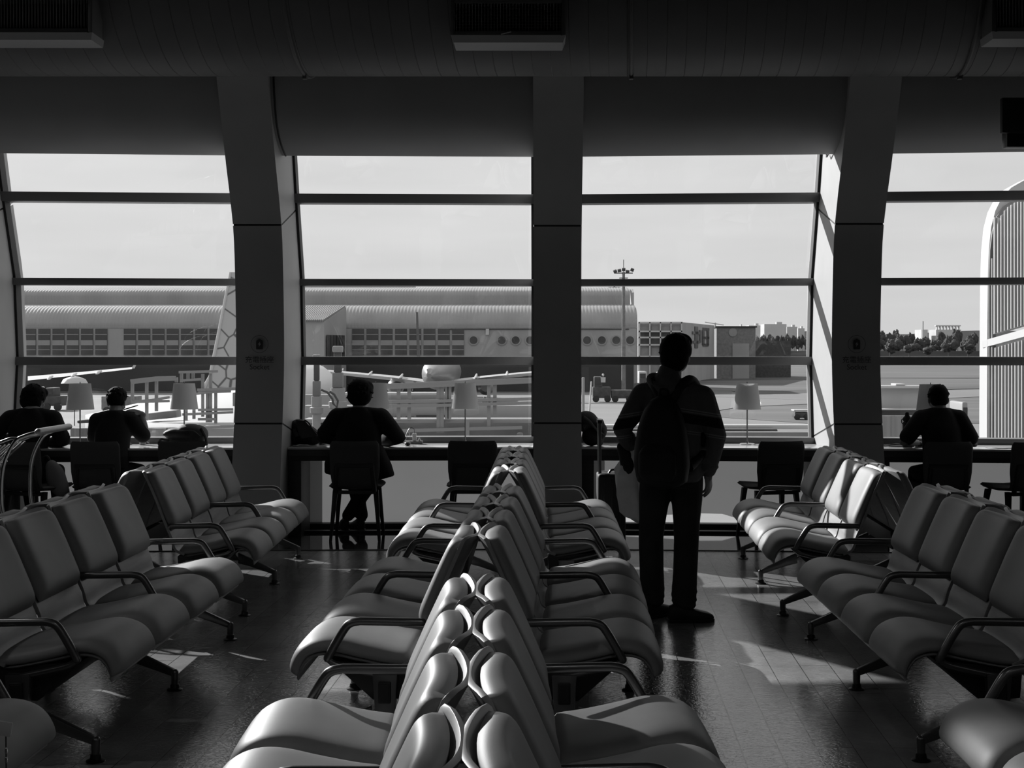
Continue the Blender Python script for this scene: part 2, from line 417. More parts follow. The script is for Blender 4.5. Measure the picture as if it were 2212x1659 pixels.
for i in range(len(XN) - 1):
    x0, x1 = XN[i] + .205, XN[i + 1] - .205
    mb = MB(); ext(mb, [(12.9, 0), (13.05, 0), (13.05, .045), (12.9, .045)], x0, x1)
    ext(mb, [(12.55, 0), (12.62, 0), (12.62, .025), (12.55, .025)], x0, x1)
    struct(mb.make('baseboard_bay_%d' % (i + 1), M_beam, bevel=.003))
    # rounded bulkhead between the pillars
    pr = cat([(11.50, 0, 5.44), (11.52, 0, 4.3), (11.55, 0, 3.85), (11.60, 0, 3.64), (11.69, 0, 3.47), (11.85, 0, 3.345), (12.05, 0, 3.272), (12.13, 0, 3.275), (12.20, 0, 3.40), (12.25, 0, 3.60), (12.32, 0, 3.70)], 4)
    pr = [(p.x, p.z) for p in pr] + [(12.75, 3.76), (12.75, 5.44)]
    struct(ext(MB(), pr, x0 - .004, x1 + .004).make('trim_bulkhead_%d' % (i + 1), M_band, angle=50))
    mb = MB(); mb.tube([Vector((x1 - .03 if x1 > 1.5 else x0 + .03, y + oy(x0) - .004, z)) for y, z in pr[:30]], .008, 6)
    if abs(x0) < 6: struct(mb.make('trim_seal_%d' % (i + 1), M_black))

struct(MB().box((-1, 2.5, -.1), (30, 18.02, .2)).make('floor', M_floor, smooth=False))
for nm, pr_, m_ in (('floor_stone_strip', [(11.53, -.05), (13.05, -.05), (13.05, .003), (11.53, .003)], M_stone), ('trim_floor_joint', [(11.505, -.04), (11.53, -.04), (11.53, .006), (11.505, .006)], M_black)):
    mb = MB(); mb.ring_loft([[Vector((x, y + oy(x), z)) for y, z in pr_] for x in XN]); struct(mb.make(nm, m_, smooth=False))
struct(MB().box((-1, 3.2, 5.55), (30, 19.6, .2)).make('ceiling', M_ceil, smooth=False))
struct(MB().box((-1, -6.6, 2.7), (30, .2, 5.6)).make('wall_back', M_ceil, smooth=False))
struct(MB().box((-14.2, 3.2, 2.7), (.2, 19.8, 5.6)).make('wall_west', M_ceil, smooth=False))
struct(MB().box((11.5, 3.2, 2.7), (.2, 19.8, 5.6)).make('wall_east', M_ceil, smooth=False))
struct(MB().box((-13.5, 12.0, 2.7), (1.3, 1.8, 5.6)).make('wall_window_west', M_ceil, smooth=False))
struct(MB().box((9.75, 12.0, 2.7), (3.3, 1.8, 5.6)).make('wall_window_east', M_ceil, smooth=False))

# overhead air duct with its clamps, grilles
duct = thing('air_duct', 'big dark round ceiling duct running above the whole window wall', 'duct', (0, 11.0, 4.55))
R0 = .80
mb = MB(); rings = []
k = 0
x = -12.5
while x < 7.8:
    for dx, r in ((0, R0), (.13, R0), (.135, R0 - .004), (.14, R0)):
        rings.append([Vector((x + dx + .10 * math.cos(t) * .5, r * math.cos(t), r * math.sin(t))) for t in [2 * PI * q / 48 for q in range(48)]])
    x += .145
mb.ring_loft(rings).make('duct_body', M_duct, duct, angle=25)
for xp in (655, 1365, 2080, -60):
    X = (xp - VX) * 10.9 / F
    mb = MB(); ring = [Vector((X + .05 * math.cos(t), (R0 + .006) * math.cos(t), (R0 + .006) * math.sin(t))) for t in [2 * PI * q / 48 for q in range(48)]]
    mb.tube(ring, .014, 8, up=(1, 0, 0), close=True); mb.box((X, -.02, -R0 - .018), (.03, .05, .04)); mb.make('clamp_band', M_duct, duct)
def grille(x0, x1, ytop, ybot, cross, label):
    Y = 10.18
    a = at(x0, ybot, Y); b = at(x1, ytop, Y); w = b.x - a.x; h = b.z - a.z
    g = thing('air_grille', label, 'air vent', ((a.x + b.x) / 2, Y, (a.z + b.z) / 2), 0, 'supply air grilles on the ceiling duct')
    fr = MB(); t = .03
    for sx in (-1, 1): fr.box((sx * (w / 2 + t / 2), .10, 0), (t, .24, h + 2 * t))
    for sz in (-1, 1): fr.box((0, .10, sz * (h / 2 + t / 2)), (w, .24, t))
    fr.make('grille_frame', M_duct, g, bevel=.004)
    MB().prism([(-w / 2 - t, -.02, -h / 2 - t), (w / 2 + t, -.02, -h / 2 - t), (w / 2 + t - .02, .02, -h / 2 - t - .045), (-w / 2 - t + .02, .02, -h / 2 - t - .045)], (0, .28, 0)).make('bottom_ledge', M_band, g)
    MB().box((0, .12, 0), (w, .01, h)).make('backing', M_black, g, smooth=False)
    lv = MB(); n = int(w / .022)
    for q in range(n): lv.box((-w / 2 + (q + .5) * w / n, .0, 0), (.003, .02, h))
    lv.make('louvre', M_pillar, g, smooth=False)
    if cross:
        cv = MB(); n = int(h / .022)
        for q in range(n): cv.box((0, .02, -h / 2 + (q + .5) * h / n), (w, .012, .002))
        cv.make('cross_louvre', M_duct, g, smooth=False)
        MB().tube([(0, -.03, -h / 2 - .01), (-.05, -.05, -h / 2 - .03), (.02, -.03, -h / 2 - .008)], .004, 6).make('loose_tape', M_white, g)
grille(983, 1213, 8, 68, True, 'egg-crate air grille on the duct above the middle pillar')
grille(-60, 192, 0, 62, False, 'wide louvred air grille at the duct end above the suited person')
grille(2150, 2400, -30, 60, False, 'louvred air grille on the duct above the black monitor cabinet')
mon = thing('hanging_monitor', 'black boxy monitor cabinet hanging below the duct above the corrugated tower', 'monitor', at(2230, 268, 10.6))
MB().box((0, 0, 0), (.42, .12, .36)).make('cabinet', M_foot, mon, bevel=.01)
MB().box((-.01, -.08, .05), (.50, .06, .26)).make('bezel_cover', M_black, mon, bevel=.01)
MB().box((0, .02, .4), (.05, .05, .6)).make('hanger_post', M_black, mon)

M_lampface = bpy.data.materials.new('lit_lamp_glass'); M_lampface.use_nodes = True
M_lampface.node_tree.nodes['Principled BSDF'].inputs['Emission Color'].default_value = (1, 1, 1, 1)
M_lampface.node_tree.nodes['Principled BSDF'].inputs['Emission Strength'].default_value = 40
def downlight(x, y, aim, power, label, spot=1.3, blend=.5, z=5.08):
    t = thing('ceiling_downlight', label, 'ceiling light', (x, y, z), 0, 'lit downlights on the ceiling')
    MB().tube([(0, 0, 0), (0, 0, 5.45 - z)], .015, 8).make('hanging_rod', M_foot, t)
    MB().lathe([(.11, 0), (.11, -.14), (.10, -.15), (.085, -.15), (.085, -.02)], 20).make('lamp_housing', M_foot, t)
    MB().lathe([(.084, -.10), (.084, -.105)], 20).make('lamp_glass', M_lampface, t)
    d = bpy.data.lights.new('downlight', 'SPOT'); d.energy = power; d.spot_size = spot; d.spot_blend = blend; d.shadow_soft_size = .06
    o = bpy.data.objects.new('downlight', d); C.objects.link(o); o.location = (x, y, z - .2)
    o.rotation_euler = (Vector(aim) - Vector((x, y, z - .2))).to_track_quat('-Z', 'Y').to_euler()
downlight(-3.96, 9.93, (.0, 4.3, .5), 2100, 'added unseen spotlight hung beside the far west counter, aimed at the closest middle benches', .34, .3, 3.05)  # added lamp out of view, casts the armrest shadow on the near seats
downlight(-4.1, 5.9, (0, 5.4, .4), 50, 'ceiling downlight straight above the west benches', .9, .6)
for k_, (x, y, pw) in enumerate(((-4.5, 1.0, 18), (0, 1.5, 20), (4.5, 1.0, 8), (-2.2, -3, 30), (2.2, -3, 30))):
    downlight(x, y, (x * .8, y + 1.5, 0), pw, 'small ceiling downlight ' + ('above the west benches, behind the bright one', 'above the closest middle bench', 'above the east benches', 'nearest the back wall on the west side', 'nearest the back wall on the east side')[k_], 2.2, .8)

# ---------------------------------------------------------------- counters in the bays
CL = ['in the bay where two men in dark tops sit', 'in the bay where one long-coated person sits', 'in the bay in front of the standing backpacker', 'in the bay with the black flask', 'beyond the suited person at the end']
for i, lb in ((3, CL[0]), (4, CL[1]), (5, CL[2]), (6, CL[3]), (2, CL[4])):
    x0, x1 = XN[i] + .21, XN[i + 1] - .21
    ct = thing('window_counter', 'pale-topped work counter ' + lb, 'counter', ((x0 + x1) / 2, 12.34 + oy((x0 + x1) / 2), 0), 0, 'work counters along the windows')
    ox, oyy = ct.location.x, ct.location.y
    def loc(mbx): mbx.v = [(a - ox, b - oyy, c) for a, b, c in mbx.v]; return mbx
    loc(ext(MB(), [(12.34, .755), (12.93, .755), (12.93, .772), (12.34, .772)], x0, x1)).make('worktop', M_counter, ct, bevel=.003)
    loc(ext(MB(), [(12.345, .70), (12.39, .70), (12.39, .755), (12.345, .755)], x0, x1)).make('front_board', M_apron_b, ct)
    loc(ext(MB(), [(12.36, .655), (12.86, .655), (12.86, .70), (12.36, .70)], x0, x1)).make('cable_shelf', M_chairf, ct)
    for xa in (x0, x1 - .11): loc(ext(MB(), [(12.37, 0), (12.85, 0), (12.85, .655), (12.37, .655)], xa, xa + .11)).make('side_panel', M_apron_b, ct, bevel=.003)
# ---------------------------------------------------------------- tandem benches
BACK = cat([(.10, 0, .372), (.045, 0, .40), (.02, 0, .47), (-.02, 0, .56), (-.075, 0, .70), (-.12, 0, .80), (-.16, 0, .885)], 4)
BACK = [(p.x, p.z) for p in BACK]
SEATC = [(p.x, p.z) for p in cat([(.055, 0, .388), (.15, 0, .395), (.27, 0, .418), (.37, 0, .440), (.44, 0, .440), (.495, 0, .415), (.523, 0, .37), (.526, 0, .335)], 4)]
BACKC = [(p.x, p.z) for p in cat([(.018, 0, .515), (-.02, 0, .60), (-.07, 0, .72), (-.115, 0, .82), (-.138, 0, .868)], 5)]
def shell_mb(hw):
    """moulded back panel, hollow across its width towards the top"""
    mb = MB(); m = len(BACK); nv = 12; o = 0; A = []; B = []
    for i, (x, z) in enumerate(BACK):
        a = BACK[max(i - 1, 0)]; b = BACK[min(i + 1, m - 1)]; d = Vector((b[0] - a[0], 0, b[1] - a[1])).normalized(); nr = Vector((d.z, 0, -d.x))
        t = i / (m - 1); ra, rb = [], []
        for j in range(nv + 1):
            v = -1 + 2 * j / nv
            c = -.045 * (1 - v * v) * max(0, (t - .15) / .85) ** 1.3 + .012 * max(0, t - .2)
            w = hw * (1 - .05 * max(0, t - .93) / .07)
            p = Vector((x, v * w, z)) + nr * c
            if t > .97: p.z -= .012 * v ** 8
            ra.append(p + nr * .008); rb.append(p - nr * .008)
        A.append(ra); B.append(rb)
    for i in range(m): mb.v += [tuple(p) for p in A[i]] + [tuple(p) for p in B[i][::-1]]
    n = 2 * (nv + 1)
    for i in range(m - 1):
        for j in range(n):
            k = (j + 1) % n; mb.f.append((i * n + j, i * n + k, (i + 1) * n + k, (i + 1) * n + j))
    for i in (0, m - 1):
        for j in range(nv): mb.f.append((i * n + j, i * n + j + 1, i * n + n - 2 - j, i * n + n - 1 - j))
    return mb
def make_bench():
    t = thing('bench', 'x', 'bench')
    MB().box((.165, 0, .275), (.05, 2.42, .085)).make('beam', M_beam, t, bevel=.006)
    for s in (-1, 1): MB().box((.165, s * 1.212, .275), (.036, .006, .07)).make('beam_end_cap', M_black, t)
    for yc in (-.8775, -.2925, .2925, .8775):
        sh = shell_mb(.272); sh.v = [(x, y + yc, z) for x, y, z in sh.v]; sh = sh.make('seat_shell', M_shell, t, bevel=.003)
        c = MB().pad(BACKC, .258, .066, up_side=-1, bow=0, low=.12, conv=-.004, eu=6, ev=8, nv=20)
        # the back cushion follows the hollow of the shell a little
        def rc(y, z, zt, r, hw):
            t = max(0, (z - (zt - r)) / r); return y * (1 - (r / hw) * (1 - math.sqrt(max(0, 1 - min(1, t) ** 2))))
        c.v = [(x, rc(y, z, .880, .05, .258) if z > .7 else rc(y, 1.03 - z, 1.03 - .50, .04, .258), z) for x, y, z in c.v]
        c.v = [(x - .022 * (1 - (y / .258) ** 2) * max(0, (z - .5) / .37), y + yc, z) for x, y, z in c.v]
        c.make('back_cushion', M_leather, sh, angle=80)
        q = MB().pad(SEATC, .270, .062, up_side=1, low=.35, nv=20, eu=16, ev=8)
        q.v = [(x, y + yc, z - .008 * (y / .27) ** 2) for x, y, z in q.v]
        q.make('seat_cushion', M_leather, t, angle=80)
        MB().pad([(x - .006 * (z < .42), z - .030) for x, z in SEATC[2:]], .262, .014, up_side=1, low=.5, eu=30, ev=40).make('seat_pan', M_shell, t, loc=(0, yc, 0))
    for yc in (-.585, .585):
        mb = MB().prism([(.40, yc - .54, .385), (.22, yc - .54, .225), (.06, yc - .54, .235), (.05, yc - .54, .36)], (0, 1.08, 0)); mb.make('under_seat_housing', M_beam, t, bevel=.008)
    for ya in (-1.17, 0, 1.17):
        P = [(.02, ya, .548), (.10, ya, .549), (.20, ya, .551)] + [tuple(p) for p in cat([(.265, ya, .552), (.30, ya, .545), (.325, ya, .525), (.365, ya, .46), (.395, ya, .405)], 4)]
        a = MB().tube(P, [.018] * len(P), 12, sx=.95, round_=True, up=(0, 1, 0))
        a.tube([tuple(p) for p in cat([(.392, ya, .412), (.385, ya, .392), (.35, ya, .375), (.25, ya, .352), (.12, ya, .325)], 4)], .013, 10, up=(0, 1, 0))
        a.make('armrest', M_arm, t, angle=60)
        lg = MB()
        lg.prism([(.115, ya - .022, .345), (.215, ya - .022, .345), (.205, ya - .022, .20), (.235, ya - .022, .165), (.095, ya - .022, .165), (.125, ya - .022, .20)], (0, .044, 0))
        for s in (1, -1):
            fx = .165 + s * .305; sx = .165 + s * .055
            R = []
            for k, (u, zt, zb) in enumerate(((0, .215, .145), (.3, .180, .125), (.7, .130, .088), (.93, .102, .066), (1, .088, .060))):
                x = sx + (fx + s * .012 - sx) * u; w = .020 - .006 * u
                R.append([(x, ya - w, zb), (x, ya + w, zb), (x, ya + w, zt), (x, ya - w, zt)])
            lg.ring_loft([[Vector(p) for p in r] for r in R])
            lg.lathe([(.017, .025), (.018, .05), (.019, .088), (.012, .098)], 12, (fx, ya, 0))
        L = lg.make('leg', M_arm, t, bevel=.005)
        for s in (1, -1):
            MB().lathe([(.038, 0), (.038, .005), (.024, .011), (.021, .028), (.0175, .030)], 16, (.165 + s * .305, ya, .0)).make('foot_pad', M_foot, L)
    return t
B0 = make_bench(); used = False
BENCHES = [  # axis x, centre y, turn, which way it faces, label
    (-.19, 9.82, 0.0, 0, 'grey bench nearest the middle pillar, facing the standing backpacker', 0),
    (-.19, 9.82, 0.0, 1, 'grey bench nearest the middle pillar, back towards the backpacker', 0),
    (-.228, 6.80, -.024, 0, 'grey bench in the middle row, its seats ending at the backpacker\'s shoes', 0),
    (-.228, 6.80, -.024, 1, 'sunlit middle-row bench, back to back with the one ending at the backpacker\'s shoes', 0),
    (-.175, 3.65, .03, 0, 'closest cropped bench of the middle row, an armrest shadow across its seat', 0),
    (-.175, 3.65, .03, 1, 'closest cropped bench of the middle row, its pale seat facing away from the backpacker', 0),
    (-2.494, 9.82, .03, 0, 'grey four-seat bench beside the pillar, in front of the man with the raised hand', 1),
    (-2.494, 9.82, .03, 1, 'bench seen by its raised back panels, behind the four-seater at the pillar base', 1),
    (-2.405, 6.80, -.01, 0, 'dark four-seat bench above the diagonal sun patch on the floor', 1),
    (-2.405, 6.80, -.01, 1, 'mostly hidden bench whose pale top edges run towards the chrome trolley', 1),
    (-2.36, 3.62, 0.0, 0, 'bench cut by the frame corner, one rounded seat front with a hanging tag', 1),
    (2.195, 9.82, -.04, 1, 'brightly sunlit four-seat bench in front of the pillar with the socket sign', 2),
    (2.195, 9.82, -.04, 0, 'bench showing only its shaded back panels behind the brightly sunlit one', 2),
    (2.18, 6.80, -.005, 1, 'grey four-seat bench whose legs stand around the dark shadow edge by the sunlit floor', 2),
    (2.18, 6.80, -.005, 0, 'bench seen as curved top edges just in front of the man with the flask', 2),
    (2.08, 3.62, .0, 1, 'cropped bench nearest the corner, one seat with light sheen beside a splayed leg', 2)]
for cx, cy, rot, back, lb, g in BENCHES:
    off = Vector((.19, 0, 0)); off.rotate(Euler((0, 0, rot)))
    if back: off = -off
    place(B0, used, (cx + off.x, cy + off.y, 0), rot + (PI if back else 0), lb, ('benches of the middle double row', 'benches of the west double row', 'benches of the east double row')[g]); used = True

# ---------------------------------------------------------------- window chairs
def make_chair():
    t = thing('desk_chair', 'x', 'chair')   # faces +y, origin at the floor under the seat
    # seat 0.46 high, back tilted, wrap-round shell
    s = MB(); rings = []
    for y, w, z, th in ((-.20, .20, .455, .02), (-.17, .225, .452, .03), (-.05, .232, .447, .035), (.1, .235, .45, .035), (.19, .225, .455, .03), (.225, .20, .452, .018)):
        rings.append([(x * w, y, z + th * zz + .012 * x * x) for x, zz in ((-1, 0), (-.9, .6), (-.5, .6), (0, .5), (.5, .6), (.9, .6), (1, 0), (.85, -.6), (0, -.8), (-.85, -.6))])
    s.ring_loft([[Vector(p) for p in r] for r in rings]).make('seat', M_chair, t, angle=60)
    cur = [(p.x, p.z) for p in cat([(-.195, 0, .45), (-.225, 0, .52), (-.235, 0, .62), (-.250, 0, .74), (-.262, 0, .853)], 4)]
    b = MB().pad(cur, .208, .04, up_side=-1, low=.5, nv=16, eu=14, ev=10, bow=.03)
    b.v = [(y * (1 - .26 * (1 - math.sqrt(1 - min(1, max(0, (z - .80) / .066)) ** 2))) * (1 - .10 * max(0, (.60 - z) / .15)), x, z) for x, y, z in b.v]; b.make('backrest', M_chair, t, angle=70)
    fr = MB()
    for sx in (-1, 1): fr.bar((sx * .15, -.268, .64), (sx * .165, -.225, .42), .035, .03)
    fr.bar((-.165, -.268, .645), (.165, -.268, .645), .03, .035); fr.bar((-.17, -.20, .415), (.17, -.20, .415), .04, .03)
    fr.make('back_bracket', M_chairf, t, bevel=.006)
    for sx in (-1, 1):
        for sy in (-1, 1):
            mb = MB(); a = Vector((sx * .17, sy * .15, .43)); q = Vector((sx * .205, sy * .225 + .01, 0))
            R = []
            for u, w in ((0, .022), (.3, .019), (1, .012)):
                p = a.lerp(q, u); R.append([p + Vector((i * w, j * w, 0)) for i, j in ((-1, -1), (1, -1), (1, 1), (-1, 1))])
            mb.ring_loft(R).make('leg', M_chairf, t, bevel=.004)
    return t
K0 = make_chair(); used = False
for px, Y, rz, lb in ((70, 12.15, -.28, 'charcoal chair under the suited person, turned towards the trolley'), (214, 12.2, 0, 'charcoal chair under the man with the raised hand'),
                      (400, 12.2, 0, 'charcoal chair with a black backpack slumped above it'), (765, 12.2, .03, 'charcoal chair under the person in the long coat'),
                      (1021, 12.2, 0, 'empty charcoal chair in front of the lamp nearest the middle pillar'), (1670, 12.2, .22, 'empty charcoal chair beside the standing backpacker'),
                      (2034, 12.2, .05, 'charcoal chair under the short-haired man in a tee shirt'), (2200, 12.2, .25, 'empty charcoal chair cropped by the frame edge by the corrugated tower')):
    p = at(px, 750, Y - .25); yy = Y + oy(p.x) * .6
    place(K0, used, (p.x, yy, .003 if yy > 11.5 else 0), rz, lb, 'charcoal chairs at the window counters'); used = True

# ---------------------------------------------------------------- table lamps
def make_lamp():
    t = thing('table_lamp', 'x', 'lamp')
    MB().lathe([(.07, 0), (.07, .008), (.06, .014), (.012, .016), (.010, .03)], 28).make('lamp_base', M_chrome, t)
    MB().tube([(0, 0, .015), (0, 0, .36)], .006, 8).make('lamp_stem', M_arm, t)
    sh = MB(); n = 40; r0, r1, z0, z1 = .122, .093, .315, .545
    for (ra, rb) in ((r0, r1), (r0 - .002, r1 - .002)):
        o = len(sh.v)
        for k in range(n): a = 2 * PI * k / n; sh.v += [(ra * math.cos(a), ra * math.sin(a), z0), (rb * math.cos(a), rb * math.sin(a), z1)]
        for k in range(n): q = 2 * ((k + 1) % n); sh.f.append((o + 2 * k, o + q, o + q + 1, o + 2 * k + 1))
    for k in range(n):
        q = 2 * ((k + 1) % n)
        for d in (0, 1): sh.f.append((2 * k + d, q + d, 2 * n + q + d, 2 * n + 2 * k + d))
    s = sh.make('lamp_shade', M_shade, t)
    sp_ = MB()
    for k in range(3): a = 2 * PI * k / 3; sp_.tube([(0, 0, .53), (.092 * math.cos(a), .092 * math.sin(a), .54)], .002, 5)
    sp_.tube([(0, 0, .34), (0, 0, .56)], .004, 6); sp_.make('shade_carrier', M_arm, s)
    return t
L0 = make_lamp(); used = False
for px, Y, tilt, lb in ((173, 12.82, .02, 'table lamp between the suited person and the man with the raised hand'), (398, 12.82, .0, 'table lamp standing behind the slumped black backpack'),
                        (812, 12.85, 0, 'table lamp mostly hidden behind the coated person\'s head'), (1005, 12.85, 0, 'table lamp behind the empty chair next to the middle pillar'),
                        (1392, 12.80, 0, 'table lamp hidden behind the standing backpacker\'s shoulder'), (1614, 12.78, .0, 'table lamp with a seam down its shade, behind the chair beside the backpacker'),
                        (2010, 12.62, 0, 'table lamp half hidden by the head of the man with the flask')):
    p = at(px, 750, Y); Y2 = Y + oy(p.x); X2 = (px - VX) * Y2 / F
    place(L0, used, (X2, min(Y2, 12.86 + oy(X2)), .772), px * .37, lb, 'table lamps along the window counters'); used = True
M_white2 = mat('pale_paper', .5, .6)
ZC = .772
# ---------------------------------------------------------------- things on the counters
def blob(name, parts, m, parent, voxel=.012, sm=3):
    mb = MB()
    for c, r, rot in parts: mb.ell(c, r, rot, 14, 9)
    return organic(mb.make(name, m, parent, weld=False), voxel, sm)
p = at(655, 750, 12.5)
bg = thing('backpack', 'dark flap backpack leaning on the pillar cheek beside the coated person', 'bag', (p.x, 12.55, ZC))
blob('bag_body', [((0, 0, .095), (.13, .10, .09), None), ((-.05, 0, .15), (.085, .09, .085), None), ((.07, 0, .07), (.09, .10, .07), None), ((-.08, 0, .07), (.07, .09, .07), None)], M_bag, bg)
MB().prism([(-.06, -.10, .235), (.02, -.105, .225), (.14, -.115, .10), (.0, -.12, .065), (-.03, -.118, .10)], (0, .02, 0)).make('flap', M_bag2, bg, bevel=.008)
MB().tube(cat([(.02, -.09, .23), (.06, -.10, .20), (.09, -.10, .15), (.15, -.08, .10), (.18, -.03, .07)], 5), .007, 6).make('strap', M_bag2, bg)
MB().box((-.055, -.125, .12), (.03, .01, .07), (0, -.4, 0)).make('luggage_tag', M_foot, bg, bevel=.004)
p = at(399, 750, 12.45)
bg = thing('backpack', 'puffy black backpack on the counter above an empty chair', 'bag', (p.x, 12.50, ZC))
blob('bag_body', [((0, 0, .11), (.19, .12, .06), None), ((.04, 0, .14), (.13, .11, .055), None), ((-.1, 0, .12), (.11, .10, .04), (0, -.2, 0)), ((.12, 0, .10), (.075, .11, .08), None), ((0, 0, .05), (.17, .12, .05), None)], M_bag, bg)
MB().tube(cat([(-.16, -.09, .12), (-.08, -.115, .145), (0, -.12, .14), (.09, -.12, .14), (.15, -.10, .09)], 5), .004, 6).make('zip', M_bag2, bg)
MB().tube(cat([(-.14, -.06, .05), (-.20, -.05, .06), (-.23, -.04, .03), (-.21, -.06, .006), (-.17, -.06, .02)], 5), .011, 6).make('strap', M_bag, bg)
MB().tube(cat([(.15, -.08, .16), (.19, -.08, .08), (.195, -.06, .012)], 5), .012, 6).make('strap', M_bag, bg)
p = at(698, 750, 12.7)
bt = thing('drink_bottle', 'small patterned drink bottle between backpack and coated person', 'bottle', (p.x, 12.66, ZC))
MB().lathe([(.030, 0), (.033, .01), (.033, .125), (.028, .15), (.014, .172)], 18).make('bottle_body', mat('bottle_label', .18, .3, var=.7, scale=60), bt)
MB().lathe([(.014, .172), (.014, .178), (.016, .179), (.016, .194), (.013, .196)], 16).make('bottle_cap', M_white, bt)
p = at(311, 750, 12.7)
cp = thing('drink_cup', 'patterned cup on the counter beside the raised arm', 'cup', (p.x + .01, 12.62, ZC))
MB().lathe([(.026, 0), (.028, .01), (.036, .13), (.036, .14)], 18).make('cup_body', mat('cup_pattern', .3, .4, var=.8, scale=50), cp)
MB().lathe([(.038, .14), (.038, .148), (.030, .15), (.026, .165), (.024, .166)], 18).make('cup_lid', M_white, cp)
p = at(893, 750, 12.75)
ps = thing('power_strip', 'pale power strip with a plugged-in charger on the counter', 'power strip', (p.x, 12.74, ZC))
MB().box((0, 0, .014), (.17, .06, .028)).make('strip_body', mat('grey_plastic', .25, .4), ps, bevel=.005)
MB().box((.01, 0, .062), (.035, .03, .07)).make('charger', M_white, ps, bevel=.004)
MB().lathe([(.012, .028), (.012, .045), (.006, .046), (.006, .056)], 12, (.055, 0, 0)).make('plug', M_white, ps)
MB().tube(cat([(.01, -.005, .097), (.008, -.01, .13), (-.02, -.02, .15), (-.045, -.04, .12), (-.07, -.08, .05), (-.085, -.12, .018)], 6), .0028, 6).make('cable', M_foot, ps)
MB().tube(cat([(-.01, -.005, .08), (-.03, -.01, .07), (-.04, -.03, .11), (-.06, -.05, .05), (-.085, -.09, .02)], 6), .002, 6).make('cable', M_white, ps)
p = at(880, 750, 12.5)
tag(MB().ell((0, 0, .018), (.03, .045, .018)).make('computer_mouse', M_foot, None, loc=(p.x, 12.52, ZC)), 'black rounded mouse at the coated person\'s sleeve', 'computer mouse')
p = at(1957, 750, 12.5)
fl = thing('flask', 'tall black flask with a carrying loop beside the man in a tee shirt', 'flask', (p.x - .01, 12.42, ZC))
fl.scale = (1, 1, 1.08)
MB().lathe([(.038, 0), (.041, .006), (.041, .185), (.036, .20), (.030, .205)], 24).make('flask_body', M_foot, fl)
MB().lathe([(.030, .205), (.037, .207), (.038, .225), (.034, .235), (.020, .25), (.018, .27), (.010, .278)], 20).make('flask_cap', M_black, fl)
MB().tube(cat([(-.034, 0, .225), (-.048, 0, .215), (-.046, 0, .19), (-.036, 0, .185)], 5), .004, 6).make('carry_loop', M_black, fl)
p = at(1928, 750, 12.6)
tag(MB().tube(cat([(-.12, 0, .006), (-.06, .05, .012), (0, .0, .02), (.05, -.05, .01), (.09, .02, .012), (.03, .07, .02), (-.04, .0, .022), (-.09, -.04, .01), (.0, -.08, .006), (.12, -.06, .005)], 6), .004, 6).make('charging_cable', M_foot, None, loc=(p.x, 12.4, ZC)), 'tangled black cable on the counter next to the flask', 'cable')
p = at(2130, 750, 12.5)
tag(MB().tube(cat([(-.1, .1, .004), (-.03, -.03, .004), (.05, -.04, .005), (.12, 0, .004)], 6), .0035, 6).make('thin_cable', M_foot, None, loc=(p.x + .02, 12.16, ZC)), 'thin cable lying by the elbow of the man in a tee shirt', 'cable')
p = at(1332, 750, 12.6)
tag(MB().box((0, 0, .0015), (.14, .10, .003), (0, 0, .2)).make('paper_sheet', M_white2, None, loc=(p.x, 12.55, ZC)), 'flat sheet of paper on the counter beside the heaped hooded jacket', 'paper')
p = at(1280, 750, 12.5)
hd = thing('neck_pillow', 'round dark pillow bag on the counter under a heaped jacket', 'pillow', (p.x, 12.48, ZC))
MB().ell((-.01, 0, .09), (.085, .10, .09), None, 24, 16).make('pillow_body', M_bag, hd)
jk = thing('jacket', 'fleecy hooded jacket heaped over the round dark pillow by the middle pillar', 'jacket', (p.x, 12.48, ZC))
blob('jacket_body', [((-.04, 0, .23), (.095, .10, .075), (0, .5, 0)), ((.03, 0, .19), (.09, .10, .05), (0, .95, 0)), ((.08, 0, .12), (.045, .09, .075), (0, .3, 0)), ((.075, .02, .19), (.03, .06, .05), None), ((.06, .0, .04), (.035, .07, .045), None), ((-.075, 0, .17), (.045, .09, .05), None)], mat('fleece', .06, .95, bump=.8, bscale=90, bdist=.006), jk, .010, 2)
MB().tube(cat([(-.08, -.09, .26), (-.03, -.105, .22), (.02, -.10, .16), (.09, -.085, .10)], 6), .012, 8).make('hood_rim', mat('fleece_trim', .09, .95), jk)

# ---------------------------------------------------------------- suitcase, hung coat, tote, trolley, tag
p = at(1318, 750, 11.35)
sc = thing('suitcase', 'black upright suitcase with its long handle out, left of the backpacker', 'suitcase', (p.x, 11.25, 0))
MB().box((0, 0, .36), (.22, .34, .58)).make('suitcase_body', M_bag, sc, bevel=.035, seg=4)
for k in range(3): MB().box((-.06 + .06 * k, -.172, .36), (.012, .008, .50)).make('rib', M_foot, sc, bevel=.003)
for sy in (-.0,): MB().box((-.09, -.09, .84), (.024, .016, .42)).make('telescopic_pole', M_arm, sc, bevel=.003)
MB().box((-.09, .09, .84), (.024, .016, .42)).make('telescopic_pole', M_arm, sc, bevel=.003)
MB().box((-.09, 0, 1.055), (.04, .22, .03)).make('pull_grip', M_foot, sc, bevel=.008)
MB().tube(cat([(-.02, -.09, .65), (.0, -.09, .675), (.04, -.09, .675), (.06, -.09, .65)], 4), .009, 8).make('top_handle', M_foot, sc)
for sx in (-1, 1):
    for sy in (-1, 1): MB().lathe([(.012, -.012), (.026, -.01), (.026, .01), (.012, .012)], 14, (sx * .08, sy * .13, .027), Euler((0, PI / 2, 0)).to_matrix()).make('wheel', M_foot, sc)
tb = thing('tote_bag', 'pale grey drawstring bag hanging beside the suited person\'s chair', 'bag', at(122, 1035, 11.95))
